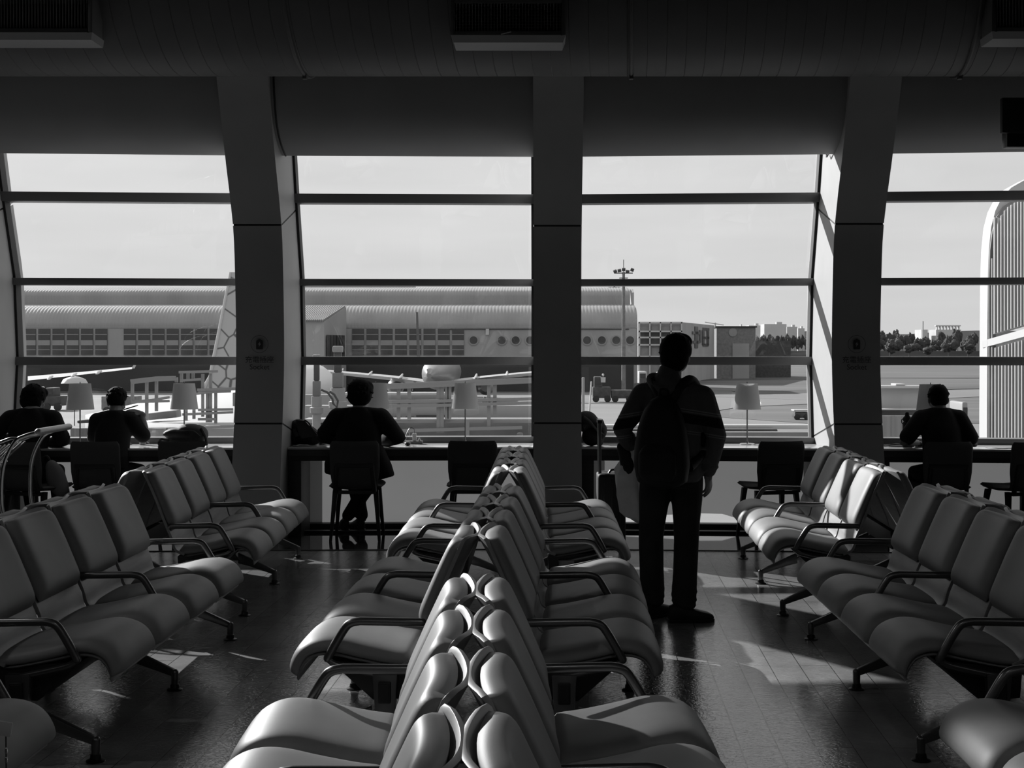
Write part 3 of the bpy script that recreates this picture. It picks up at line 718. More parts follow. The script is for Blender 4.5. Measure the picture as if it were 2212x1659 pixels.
blob('bag_body', [((0, 0, 0), (.085, .06, .15), (0, -.28, 0)), ((.03, 0, -.06), (.075, .06, .095), (0, -.2, 0)), ((-.03, 0, .08), (.06, .05, .085), (0, -.3, 0))], mat('pale_canvas', .16, .9), tb, .01)
MB().tube(cat([(-.055, 0, .15), (-.08, 0, .19), (-.12, 0, .18)], 4), .012, 6).make('strap', M_bag, tb)
MB().tube(cat([(.06, 0, -.14), (.075, -.01, -.165), (.06, -.01, -.18), (.045, 0, -.15)], 4), .004, 6).make('pull_cord', M_bag, tb)
# chrome luggage trolley
tr = thing('luggage_trolley', 'chrome luggage trolley cropped at the frame edge in front of the suited person', 'trolley', (-3.60, 9.45, 0))
for dy in (-.26, .26):
    MB().tube(cat([(.10, dy, .14), (.16, dy, .40), (.12, dy, .62), (.13, dy, .86), (.20, dy, 1.02), (.27, dy, 1.065), (.36, dy, 1.09)], 6), .013, 10).make('upright', M_chrome, tr)
    MB().tube(cat([(.05, dy, .14), (-.10, dy, .45), (-.12, dy, .72), (-.02, dy, .95), (.15, dy, 1.04), (.22, dy, 1.05)], 6), .010, 8).make('side_loop', M_chrome, tr)
    MB().tube([(-.65, dy, .14), (.12, dy, .14)], .016, 10).make('base_rail', M_chrome, tr)
MB().tube([(.37, -.30, 1.095), (.37, .30, 1.095)], .022, 12, round_=True).make('push_bar', mat('worn_grip', .35, .3, metal=.6, bump=.5, bscale=200), tr)
MB().tube([(.22, -.26, 1.05), (.22, .26, 1.05)], .012, 8).make('cross_bar', M_chrome, tr)
mb = MB()
for k in range(7): mb.tube(cat([(-.10, -.22 + .073 * k, .66), (-.04, -.22 + .073 * k, .86), (.10, -.22 + .073 * k, 1.0)], 4), .004, 6)
for q in ((.66, -.10), (.86, -.04)): mb.tube([(q[1], -.26, q[0]), (q[1], .26, q[0])], .005, 6)
mb.make('basket_grid', M_chrome, tr)
mb = MB()
for k in range(5): mb.tube([(-.62 + .16 * k, -.26, .145), (-.62 + .16 * k, .26, .145)], .009, 6)
mb.make('platform_bars', M_chrome, tr)
for x, y in ((-.6, 0), (.06, -.26), (.06, .26)):
    MB().lathe([(.02, -.02), (.06, -.018), (.06, .018), (.02, .02)], 16, (x, y, .061), Euler((PI / 2, 0, 0)).to_matrix()).make('wheel', M_foot, tr)
p = at(8, 1590, 3.85)
tg = thing('hanging_tag', 'small pale tag on a beaded cord at the frame corner', 'tag', p)
MB().box((0, 0, .02), (.045, .006, .04), (0, .15, 0)).make('tag_card', M_white2, tg, bevel=.003)
MB().tube([(.006, 0, 0), (.008, 0, -.20)], .0022, 6).make('cord', M_foot, tg)
mb = MB()
for z in (-.04, -.065, -.11): mb.ell((.007, 0, z), (.0045, .0045, .010), None, 8, 6)
mb.make('cord_beads', M_chrome, tg)
# ---------------------------------------------------------------- people
def V(*a): return Vector(a)
def limb(mb, P, R, sx=1.0, n=14, up=(0, 0, 1)):
    return mb.tube([Vector(p) for p in P], R, n, sx=sx, round_=True, up=up)
def head(mb, c, M, s=1.0, brow=True):
    """c = centre of the skull; M turns the head; it faces +y"""
    def e(p, r, rot=None):
        R = M.to_3x3() @ (Euler(rot).to_matrix() if rot else Matrix.Identity(3))
        mb.ell(c + M @ (Vector(p) * s), [q * s for q in r], R.to_euler(), 18, 12)
    e((0, -.01, .015), (.076, .096, .088)); e((0, .025, -.045), (.060, .070, .072)); e((0, .055, -.085), (.034, .034, .030))
    e((0, .093, -.025), (.012, .018, .026)); e((0, .083, -.064), (.024, .010, .007)); e((0, .080, -.074), (.020, .009, .007)); e((0, .08, .012), (.05, .016, .012))
    for sx in (-1, 1):
        e((sx * .079, -.006, -.020), (.009, .019, .031), (.2, 0, sx * .45)); e((sx * .03, .086, -.004), (.013, .009, .008)); e((sx * .045, .055, -.04), (.022, .025, .022))
def hair(name, c, M, s, m, parent, parts, tufts=60, top=.1, tuft_len=.02, seed=3, low=-.02):
    rnd = random.Random(seed); mb = MB()
    for p, r in parts: mb.ell(c + M @ (Vector(p) * s), [q * s for q in r], M.to_euler(), 18, 12)
    for k in range(tufts):
        th = rnd.uniform(0, 2 * PI); ph = rnd.uniform(low * 10, 1.45)
        d = Vector((math.cos(th) * math.cos(ph), math.sin(th) * math.cos(ph), math.sin(ph)))
        if d.y > .2 and d.z < .5: continue
        p0 = Vector((d.x * .088, d.y * .096 - .015, d.z * .092 + .026)) * s
        p1 = p0 + (d * .7 + Vector((rnd.uniform(-.9, .9), rnd.uniform(-.8, .3), rnd.uniform(-1.0, .3)))) * tuft_len * s
        mb.tube([c + M @ p0, c + M @ ((p0 + p1) / 2 + d * .004), c + M @ p1], [.010 * s, .007 * s, .003 * s], 6, round_=True)
    return organic(mb.make(name, m, parent, weld=False), .0055, 3)
def hand(mb, wrist, d, n, side, curl=.5, s=1.0, spread=.10):
    """d along the fingers, n out of the palm, side = +1 when the thumb leaves towards d x n"""
    d = d.normalized(); n = (n - d * n.dot(d)).normalized(); t = d.cross(n) * side
    Mx = Matrix((t, d, n)).transposed()
    mb.ell(wrist + d * .045 * s, (.040 * s, .052 * s, .015 * s), Mx.to_euler(), 14, 10)
    limb(mb, [wrist - d * .02, wrist + d * .03 * s], [.024 * s, .026 * s])
    for k, (o, L, st) in enumerate(((.029, .072, .082), (.010, .080, .087), (-.009, .074, .084), (-.027, .058, .076))):
        p = wrist + t * o * s + d * st * s; dd = (d + t * (o * spread * 12)).normalized(); P = [p - dd * .02 * s, p]; a = 0
        for seg, f in enumerate((.45, .31, .24)):
            a += curl * (.75, 1.0, .7)[seg] * (1 + .12 * k)
            v = dd * math.cos(a) + n * math.sin(a); p = p + v * L * f * s; P.append(p)
        limb(mb, P, [.0092 * s, .0092 * s, .0086 * s, .0080 * s, .0070 * s], n=10)
    p = wrist + t * .026 * s + d * .022 * s; v1 = (t * .75 + d * .6 + n * .35).normalized(); v2 = (t * .35 + d * .85 + n * .4 * (1 + curl)).normalized()
    limb(mb, [p - v1 * .01 * s, p + v1 * .032 * s, p + v1 * .032 * s + v2 * .028 * s, p + v1 * .032 * s + v2 * .052 * s], [.0125 * s, .011 * s, .0098 * s, .008 * s], n=10)

def shoe(name, heel, d, parent, m, L=.285, high=.0):
    """heel on the floor, d towards the toe"""
    d = Vector(d).normalized(); ang = math.atan2(d.y, d.x) - PI / 2
    R = Euler((0, 0, ang)).to_matrix(); mb = MB(); rings = []
    for u, w, h, b in ((0.0, .020, .080, .010), (.03, .034, .098, .004), (.12, .039, .110, .003), (.28, .042, .112, .003), (.42, .044, .095, .003), (.58, .049, .078, .003), (.74, .052, .066, .004), (.88, .047, .056, .007), (.97, .030, .042, .012), (1.0, .012, .028, .018)):
        q = []
        for k in range(16):
            t = 2 * PI * k / 16; cx, sx = math.cos(t), math.sin(t)
            q.append(Vector(heel) + R @ Vector((w * math.copysign(abs(cx) ** .7, cx), u * L, b + (h - b) * (.5 + .5 * math.copysign(abs(sx) ** .7, sx)))))
        rings.append(q)
    o = mb.ring_loft(rings).make(name, m, parent, angle=70)
    sl = MB(); rings = []
    for u, w in ((-.01, .022), (.05, .040), (.25, .042), (.45, .043), (.7, .053), (.88, .048), (.99, .028), (1.015, .010)):
        rings.append([Vector(heel) + R @ Vector((a * w, u * L, z)) for a, z in ((-1, .0), (1, .0), (1.03, .020), (-1.03, .020))])
    sl.ring_loft(rings).make('sole', M_foot, o, bevel=.003)
    la = MB(); c = Vector(heel) + R @ Vector((0, .42 * L, .092))
    la.tube([c + R @ Vector((-.02, .01, -.008)), c + R @ Vector((0, 0, .006)), c + R @ Vector((.035, -.01, .012))], .003, 6); la.tube([c, c + R @ Vector((.02, -.03, .012)), c + R @ Vector((.04, -.02, .0))], .003, 6)
    la.make('laces', m, o)
    return o

# -- the standing backpacker ---------------------------------------------------
MX, MY = .80, 8.55
man = thing('person', 'standing person in a striped hooded sweater and jeans, wearing a black backpack', 'person', (MX, MY, 0))
yaw = -.36        # torso turned a little towards the light side of the hall
T = Matrix.Rotation(yaw, 4, 'Z')
def tp(x, y, z): return (T @ Vector((x, y, 0))).to_3d() + Vector((0, 0, z))
Hc = tp(0, .035, 1.60) + V(.018, 0, 0); HM = Euler((.05, 0, yaw - .12)).to_matrix()
ShL, ShR = tp(-.178, 0, 1.345), tp(.185, 0, 1.335)
ElL, ElR = V(-.305, -.03, 1.145), V(.262, -.045, 1.105)
WrL, WrR = V(-.225, .17, 1.02), V(.215, .0, .885)
HipL, HipR = V(-.095, .005, .88), V(.09, -.005, .88)
KnL, KnR = V(-.125, .03, .49), V(.085, -.005, .47)
AnL, AnR = V(-.115, .06, .10), V(.065, -.06, .10)
b = MB(); head(b, Hc, HM, .97)
limb(b, [tp(0, -.01, 1.36), tp(0, .0, 1.46), tp(0, .015, 1.53)], [.075, .057, .055])
b.sell([(tp(0, 0, .80), .145, .10, (0, 0, yaw)), (tp(0, 0, .90), .155, .105, (0, 0, yaw)), (tp(0, 0, 1.02), .140, .095, (0, 0, yaw)), (tp(0, 0, 1.2), .158, .10, (0, 0, yaw)), (tp(0, 0, 1.33), .16, .095, (0, 0, yaw)), (tp(0, 0, 1.40), .10, .075, (0, 0, yaw))])
for a_, e_, w_ in ((ShL, ElL, WrL), (ShR, ElR, WrR)): limb(b, [a_, a_.lerp(e_, .5), e_, e_.lerp(w_, .5), w_], [.055, .048, .038, .036, .026])
for h_, k_, a_ in ((HipL, KnL, AnL), (HipR, KnR, AnR)): limb(b, [h_, h_.lerp(k_, .5), k_, k_.lerp(a_, .35), a_], [.085, .072, .052, .050, .034])
hand(b, WrL, V(.25, .8, -.35), V(.4, .1, -.9), -1, .9)
hand(b, WrR, V(.08, .10, -1), V(-.75, .5, .1), 1, .35)
organic(b.make('body', M_skin, man, weld=False), .0048, 3)
hair('hair', Hc, HM, 1.0, M_hair, man, [((0, -.016, .026), (.098, .110, .100)), ((0, -.04, -.025), (.090, .082, .080)), ((.0, -.05, -.065), (.070, .056, .045)), ((0, .05, .07), (.08, .06, .055))], 110, tuft_len=.012, seed=5)
# sweater
def sweater_mat():
    m = bpy.data.materials.new('striped_sweater'); m.use_nodes = True; n, l = m.node_tree.nodes, m.node_tree.links; bs = n['Principled BSDF']; bs.inputs['Roughness'].default_value = .95
    t = n.new('ShaderNodeTexCoord'); s_ = n.new('ShaderNodeSeparateXYZ'); l.new(t.outputs['Object'], s_.inputs[0])
    # bands lie across the body and follow the slope of the shoulders
    ab = n.new('ShaderNodeMath'); ab.operation = 'ABSOLUTE'; l.new(s_.outputs[0], ab.inputs[0])
    sl = n.new('ShaderNodeMath'); sl.operation = 'MULTIPLY_ADD'; sl.inputs[1].default_value = .16; l.new(ab.outputs[0], sl.inputs[0]); l.new(s_.outputs[2], sl.inputs[2])
    cr = n.new('ShaderNodeValToRGB'); mr_ = n.new('ShaderNodeMapRange'); mr_.inputs[1].default_value = 1.0; mr_.inputs[2].default_value = 1.4; l.new(sl.outputs[0], mr_.inputs[0]); l.new(mr_.outputs[0], cr.inputs[0])
    cr.color_ramp.interpolation = 'CONSTANT'; e = cr.color_ramp.elements
    g, k, w = .11, .006, .26
    st = [(0, g), (.345, w), (.358, g), (.378, w), (.391, g), (.50, k), (.645, g), (.665, w), (.678, g), (.698, w), (.711, g)]
    e[0].position = 0; e[0].color = (g, g, g, 1); e.remove(e[1])
    for p_, c_ in st[1:]: q = e.new(p_); q.color = (c_, c_, c_, 1)
    l.new(cr.outputs[0], bs.inputs['Base Color'])
    q = n.new('ShaderNodeTexNoise'); q.inputs['Scale'].default_value = 14; bp = n.new('ShaderNodeBump'); bp.inputs['Strength'].default_value = .6; bp.inputs['Distance'].default_value = .02; l.new(q.outputs[0], bp.inputs['Height']); l.new(bp.outputs[0], bs.inputs['Normal'])
    return m
sw = MB()
sw.sell([(tp(0, 0, .835), .170, .125, (0, 0, yaw)), (tp(0, 0, .87), .186, .135, (0, 0, yaw)), (tp(0, 0, .96), .180, .130, (0, 0, yaw)), (tp(0, 0, 1.1), .172, .12, (0, 0, yaw)), (tp(0, 0, 1.25), .185, .12, (0, 0, yaw)), (tp(0, 0, 1.36), .175, .105, (0, 0, yaw)), (tp(0, 0, 1.42), .11, .085, (0, 0, yaw)), (tp(0, 0, 1.45), .07, .07, (0, 0, yaw))])
limb(sw, [ShL, ShL.lerp(ElL, .5), ElL, ElL.lerp(WrL, .5), WrL], [.080, .070, .058, .056, .042])
limb(sw, [ShR, ShR.lerp(ElR, .5), ElR, ElR.lerp(WrR, .5), ElR.lerp(WrR, .92)], [.080, .072, .062, .054, .048])
limb(sw, [tp(-.08, -.0, 1.40), ShL + V(.01, 0, 0)], [.06, .075]); limb(sw, [tp(.08, -.0, 1.40), ShR - V(.01, 0, 0)], [.06, .075])
for k in range(9):
    z = .90 + .022 * k; sw.ell(tp(.0 + .17 * math.cos(k * 2.1), .12 * math.sin(k * 2.1), z), (.05, .03, .012), None, 8, 6)
for a_, e_, r in ((ElL, WrL, .058), (ElR, WrR, .056)):
    for q in (.15, .4, .62, .85): pnt = a_.lerp(e_, q); sw.ell(pnt, (r + .004, r + .004, .016), None, 12, 6)
swo = organic(sw.make('sweater', sweater_mat(), man, weld=False), .009, 5)
hd = MB(); hd.tube(cat([tp(-.10, .03, 1.455), tp(-.12, -.03, 1.45), tp(-.07, -.10, 1.40), tp(0, -.125, 1.375), tp(.06, -.10, 1.385), tp(.09, -.07, 1.39)], 5), .033, 12, round_=True)
hd.ell(tp(0, -.085, 1.385), (.095, .05, .075), (0, 0, yaw)); limb(hd, [tp(-.02, -.02, 1.44), tp(-.02, 0, 1.485)], [.085, .068])
organic(hd.make('hood', mat('hood_cloth', .11, .95), swo, weld=False), .009, 5)
# jeans
jn = MB()
jn.sell([(V(0, 0, .80), .155, .12, (0, 0, yaw * .6)), (V(0, 0, .88), .168, .125, (0, 0, yaw * .6)), (tp(0, 0, .95), .16, .115, (0, 0, yaw))])
for h_, k_, a_ in ((HipL, KnL, AnL), (HipR, KnR, AnR)):
    limb(jn, [h_ + V(0, 0, -.03), h_.lerp(k_, .35), h_.lerp(k_, .7), k_, k_.lerp(a_, .5), a_ + V(0, 0, .06), a_ + V(0, 0, .02)], [.098, .095, .082, .076, .074, .076, .070])
    for q, rr in ((.62, .078), (.75, .082), (.88, .084), (.97, .080)): jn.ell(k_.lerp(a_, q), (rr, rr, .018), (.2 * math.sin(q * 40), .2, 0), 14, 6)
organic(jn.make('jeans', M_denim, man, weld=False), .009, 4)
shoe('shoe', V(-.175, .0, 0), V(.7, .7, 0), man, M_shoe, .28)
shoe('shoe', V(-.03, -.085, 0), V(1.0, .12, 0), man, M_shoe, .275)
# backpack worn by him
bk = thing('backpack', 'big egg-shaped black backpack on the back of the standing person', 'bag', (MX, MY, 0))
bm_ = MB()
def bp_(x, y, z): return tp(x - .005, y - .205, z)
bm_.sell([(bp_(0, 0, .82), .10, .07, (0, 0, yaw)), (bp_(0, 0, .85), .150, .098, (0, 0, yaw)), (bp_(0, -.01, .95), .168, .110, (0, 0, yaw)), (bp_(0, -.01, 1.06), .162, .108, (0, 0, yaw)), (bp_(0, 0, 1.17), .145, .095, (0, 0, yaw)), (bp_(0, .01, 1.27), .110, .080, (0, 0, yaw)), (bp_(0, .02, 1.33), .07, .06, (0, 0, yaw)), (bp_(0, .03, 1.355), .03, .03, (0, 0, yaw))], 26)
bko = organic(bm_.make('bag_body', M_bag, bk, weld=False), .010, 5)
fp_ = MB(); fp_.sell([(bp_(0, -.095, .86), .09, .03, (0, 0, yaw)), (bp_(0, -.10, .9), .115, .045, (0, 0, yaw)), (bp_(0, -.10, 1.02), .115, .045, (0, 0, yaw)), (bp_(0, -.09, 1.08), .08, .025, (0, 0, yaw))])
organic(fp_.make('front_pocket', M_bag, bk, weld=False), .010, 4)
for sx in (-1, 1):
    P = cat([tp(sx * .035, -.13, 1.335), tp(sx * .075, -.10, 1.40), tp(sx * .115, -.03, 1.445), tp(sx * .135, .06, 1.40), tp(sx * .145, .115, 1.28), tp(sx * .165, .10, 1.12), tp(sx * .175, .0, 1.0), tp(sx * .14, -.14, .93)], 5)
    MB().tube(P, .030, 10, sx=1.0, up=(0, 0, 1)).make('shoulder_strap', M_bag, bk)
MB().tube(cat([tp(-.03, -.18, 1.35), tp(-.02, -.19, 1.39), tp(.02, -.19, 1.39), tp(.03, -.18, 1.35)], 4), .007, 6).make('grab_handle', M_bag, bk)
z_ = MB().tube(cat([bp_(-.150, -.0, 1.10), bp_(-.135, -.01, 1.18), bp_(-.105, -.02, 1.26), bp_(-.06, -.02, 1.325)], 5), .005, 6).make('zip', mat('zip_tape', .10, .35), bk)
# the coat he carries
dc = thing('draped_coat', 'pale quilted coat hanging from the backpacker\'s left forearm', 'coat', (MX, MY, 0))
mb = MB(); rings = []
for k, (z, c, w) in enumerate(((1.035, -.225, .02), (1.0, -.225, .04), (.94, -.235, .07), (.876, -.24, .098), (.80, -.235, .10), (.755, -.23, .102), (.69, -.215, .10), (.65, -.205, .10), (.62, -.195, .08), (.59, -.19, .05), (.565, -.19, .015))):
    q = []
    for j in range(36):
        t = 2 * PI * j / 36; r = 1 + .09 * math.sin(5 * t + k * .35) * min(1, k / 3) + .04 * math.sin(11 * t + k)
        q.append(V(c + w * r * math.cos(t), .16 + .055 * (1 + w * 3) * r * math.sin(t) - .0, z + (.02 * math.sin(3 * t) if 2 < k < 9 else 0)))
    rings.append(q)
mb.ring_loft(rings).make('coat_body', M_lightcloth, dc, angle=80)
sl_ = MB(); limb(sl_, [V(-.22, .14, .97), V(-.19, .12, .85), V(-.17, .12, .70)], [.035, .045, .04], sx=.6); sl_.make('coat_sleeve', M_lightcloth, dc)
gb = MB(); limb(gb, [V(-.30, .14, 1.03), V(-.275, .13, .99), V(-.255, .12, .90), V(-.26, .12, .83)], [.03, .045, .05, .02], sx=.7)
organic(gb.make('coat_hood', M_bag, dc, weld=False), .01, 3)['label'] = 'black lining bunched at the wrist'

# -- people seated at the counter ----------------------------------------------
def seated(px, Y, label, top, sh_w=.175, lean=.12, hyaw=0.0, hpitch=.25, hroll=0.0, hs=1.0, arms=((-.30, .02, .80), (.30, .02, .80)), wr=((-.12, .30, .81), (.12, .30, .81)), cloth=None, coat=0.0, tilt=0.0, hairp=None, tuft=60, tl=.015, seed=1, feet=None, sleeve=1.0, hx=0.0, tw=.165, shz=None, hair_m=None):
    X = (px - VX) * (Y + .1) / F
    r = thing('person', label, 'person', (X, Y, 0))
    zh = top - .115 * hs
    shz = shz or zh - .235
    M = Euler((-hpitch, hroll, hyaw)).to_matrix(); Hc = V(hx, lean + .06, zh)
    SL, SR = V(-sh_w + tilt * .1, lean, shz - tilt * .05), V(sh_w + tilt * .1, lean, shz + tilt * .05)
    EL, ER = V(*arms[0]), V(*arms[1]); WL, WR = V(*wr[0]), V(*wr[1])
    HL, HR = V(-.10, .0, .555), V(.10, .0, .555)
    f = feet or ((-.12, .52), (.12, .52)); KL, KR = V(-.13, .40, .55), V(.13, .40, .55); AL, AR = V(f[0][0], f[0][1], .11), V(f[1][0], f[1][1], .11)
    bd = MB(); head(bd, Hc, M, hs)
    limb(bd, [V(0, lean * .9, shz + .02), V(hx * .5, lean + .01, shz + .09), V(hx, lean + .03, zh - .06)], [.075 * hs, .056 * hs, .055 * hs])
    bd.sell([(V(0, 0, .50), .15, .11, None or (0, 0, 0)), (V(0, .0, .62), .14, .10, (0, 0, 0)), (V(0, lean * .45, .80), .14, .095, (0, 0, 0)), (V(0, lean * .9, shz - .03), sh_w * .92, .09, (0, 0, 0)), (V(0, lean, shz + .05), .09, .07, (0, 0, 0))])
    for a, e, w in ((SL, EL, WL), (SR, ER, WR)): limb(bd, [a, a.lerp(e, .5), e, e.lerp(w, .5), w], [.052, .046, .037, .035, .026])
    for h, k, a in ((HL, KL, AL), (HR, KR, AR)): limb(bd, [h, h.lerp(k, .5), k, k.lerp(a, .4), a], [.085, .075, .052, .050, .034])
    return dict(r=r, bd=bd, Hc=Hc, M=M, SL=SL, SR=SR, EL=EL, ER=ER, WL=WL, WR=WR, HL=HL, HR=HR, KL=KL, KR=KR, AL=AL, AR=AR, lean=lean, shz=shz, sh_w=sh_w, hs=hs, tw=tw)
def dress(q, m, lower, name='jacket', r0=.072, sleeve=1.0, folds=0, hem=.56, hemw=.18, collar=None):
    c = MB(); L, z, w = q['lean'], q['shz'], q['sh_w']; t = q['tw']
    c.sell([(V(0, -.01, hem), hemw, .13, (0, 0, 0)), (V(0, .0, hem + .1), t + .01, .125, (0, 0, 0)), (V(0, L * .45, .82), t, .12, (0, 0, 0)), (V(0, L * .8, z - .08), w * 1.02, .118, (0, 0, 0)), (V(0, L, z + .02), w * .86, .095, (0, 0, 0)), (V(0, L, z + .065), .10, .08, (0, 0, 0)), (V(0, L, z + .095), .066, .066, (0, 0, 0))])
    for a, e, wr_ in ((q['SL'], q['EL'], q['WL']), (q['SR'], q['ER'], q['WR'])):
        limb(c, [V(a.x * .45, L, z + .045), a], [.05, r0])
        if sleeve >= 1: limb(c, [a, a.lerp(e, .5), e, e.lerp(wr_, .5), wr_], [r0, r0 * .92, r0 * .80, r0 * .74, .044])
        else: limb(c, [a, a.lerp(e, sleeve)], [r0, r0 * .92])
        for k in range(folds):
            p_ = a.lerp(e, .3 + .7 * k / folds); c.ell(p_, (r0 * .98, r0 * .98, .02), (.3 * k, .4, 0), 12, 6)
    o = organic(c.make(name, m, q['r'], weld=False), .010, 3)
    tr_ = MB()
    tr_.sell([(V(0, 0, .485), .16, .12, (0, 0, 0)), (V(0, 0, .56), .165, .13, (0, 0, 0)), (V(0, 0, .64), .15, .11, (0, 0, 0))])
    for h, k, a in ((q['HL'], q['KL'], q['AL']), (q['HR'], q['KR'], q['AR'])): limb(tr_, [h, h.lerp(k, .5), k, k.lerp(a, .5), a.lerp(k, .08)], [.098, .088, .072, .066, .056])
    organic(tr_.make('trousers', lower, q['r'], weld=False), .011, 3)
    return o
def finish(q, voxel=.0062): organic(q['bd'].make('body', M_skin, q['r'], weld=False), voxel, 3)
H1 = [((0, -.016, .028), (.099, .110, .097)), ((0, -.04, -.025), (.094, .084, .078)), ((0, .05, .06), (.085, .06, .055))]
# suited person with a mask
q = seated(65, 12.17, 'seated person in a black suit jacket and face mask beside the trolley', 1.305, .185, .14, -.30, .20, 0, 1.02, arms=((-.33, .06, .86), (.285, .10, .83)), wr=((-.13, .33, .80), (.10, .33, .80)), shz=1.02)
hand(q['bd'], q['WR'], V(-.5, .8, -.15), V(0, 0, -1), 1, .4); hand(q['bd'], q['WL'], V(.5, .8, -.15), V(0, 0, -1), -1, .4); finish(q)
dress(q, M_cloth, M_cloth, 'suit_jacket', .078, folds=5, hem=.60, hemw=.19)
hair('hair', q['Hc'], q['M'], 1.04, M_hair, q['r'], H1, 120, tuft_len=.018, seed=8, low=-.03)
MB().lathe([(.062, 0), (.066, .02), (.060, .034), (.056, .034), (.058, .0)], 24, (0, q['lean'] - .0, q['shz'] + .075)).make('shirt_collar', mat('white_shirt', .3, .8), q['r'])
c_ = q['Hc']; mk = MB(); mk.ell(c_ + q['M'] @ V(0, .072, -.06), (.055, .036, .050), q['M'].to_euler(), 18, 12); mko = mk.make('face_mask', mat('grey_mask', .10, .8), q['r'])
el = MB()
for s_ in (-1, 1): el.tube([c_ + q['M'] @ V(s_ * .05, .07, -.04), c_ + q['M'] @ V(s_ * .078, .01, -.02), c_ + q['M'] @ V(s_ * .084, -.015, -.01)], .0016, 5)
el.make('ear_loop', M_white, mko)
shoe('shoe', V(-.12, .42, .003), V(0, 1, 0), q['r'], M_shoe); shoe('shoe', V(.12, .42, .003), V(0, 1, 0), q['r'], M_shoe)
# man with a raised hand holding a phone
q = seated(245, 12.17, 'seated man with cropped curly hair raising a phone to his face', 1.275, .150, .14, -.10, .28, 0, .92, arms=((-.19, .17, .80), (.262, .20, .825)), wr=((-.05, .42, .80), (.222, .17, 1.06)), shz=1.0, tw=.15)
hand(q['bd'], q['WR'], V(-.85, -.05, .35), V(-.3, .3, -.9), 1, .40, .95); hand(q['bd'], q['WL'], V(.5, .8, -.1), V(0, 0, -1), -1, .4); finish(q, .0055)
dress(q, M_cloth, M_cloth, 'shirt', .074, sleeve=.72, hem=.60, hemw=.16)
hair('hair', q['Hc'], q['M'], .93, M_hair, q['r'], [((0, -.012, .048), (.092, .102, .088)), ((0, -.025, .02), (.088, .100, .085)), ((0, -.045, .0), (.080, .066, .062))], 130, tuft_len=.018, seed=4, low=.02)
ph = MB().box(q['WR'] + V(-.10, .03, .055), (.12, .075, .010), (0, -.3, .1)).make('phone', M_foot, None, bevel=.006); ph.location = q['r'].location; tag(ph, 'slim phone held up in the raised hand of the curly-haired man', 'phone')
shoe('shoe', V(-.12, .42, .003), V(0, 1, 0), q['r'], M_shoe); shoe('shoe', V(.12, .42, .003), V(0, 1, 0), q['r'], M_shoe)
# person in a long coat, ankles crossed
q = seated(776, 12.17, 'seated person in a long dark coat with crossed ankles, tousled hair', 1.345, .185, .10, .0, .30, 0, 1.06, arms=((-.305, .10, .87), (.335, .10, .86)), wr=((-.10, .38, .81), (.14, .38, .81)), shz=1.03, feet=((-.02, .50), (-.17, .50)), tw=.20)
hand(q['bd'], q['WR'], V(-.4, .8, -.1), V(0, 0, -1), 1, .4); hand(q['bd'], q['WL'], V(.4, .8, -.1), V(0, 0, -1), -1, .4); finish(q)
q['KR'] = V(.10, .40, .50); q['KL'] = V(-.10, .40, .52)
o = dress(q, M_cloth, M_cloth2, 'coat', .088, folds=4, hem=.56, hemw=.22)
tl_ = MB(); tl_.sell([(V(.235, -.0, .52), .085, .10, (0, -.25, 0)), (V(.20, .0, .62), .09, .11, (0, -.2, 0)), (V(.13, .02, .80), .08, .11, (0, 0, 0))]); tl_.sell([(V(-.21, -.0, .55), .075, .10, (0, .2, 0)), (V(-.20, .0, .64), .085, .11, (0, .2, 0)), (V(-.13, .02, .80), .08, .11, (0, 0, 0))])
organic(tl_.make('coat_tail', M_cloth, o, weld=False), .011, 3)
hair('hair', q['Hc'], q['M'], 1.05, M_hair, q['r'], [((0, -.018, .036), (.108, .112, .098)), ((0, -.04, -.02), (.102, .088, .086)), ((.045, .0, .07), (.065, .085, .055)), ((0, -.05, -.065), (.076, .058, .045))], 140, tuft_len=.026, seed=11, low=-.05)
shoe('shoe', V(-.16, .40, .003), V(-.25, 1, 0), q['r'], M_shoe); shoe('shoe', V(-.02, .44, .003), V(-.45, 1, 0), q['r'], M_shoe)
# short-haired man in a tee shirt
q = seated(2032, 12.0, 'seated man with short hair in a dark tee shirt beside the flask', 1.315, .160, .12, -.08, .22, 0, 1.0, arms=((-.33, .05, .83), (.27, .06, .82)), wr=((-.14, .34, .81), (.10, .34, .81)), shz=1.03, tw=.165)
hand(q['bd'], q['WR'], V(-.4, .8, -.1), V(0, 0, -1), 1, .4); hand(q['bd'], q['WL'], V(.4, .8, -.1), V(0, 0, -1), -1, .4); finish(q)
dress(q, M_cloth2, M_cloth, 'tee_shirt', .078, sleeve=.75, hem=.58, hemw=.18)
hair('hair', q['Hc'], q['M'], 1.0, M_hair, q['r'], [((0, -.014, .030), (.088, .106, .092)), ((0, -.045, -.015), (.080, .068, .072))], 40, tuft_len=.006, seed=2)
shoe('shoe', V(-.12, .42, .003), V(0, 1, 0), q['r'], M_shoe); shoe('shoe', V(.12, .42, .003), V(0, 1, 0), q['r'], M_shoe)
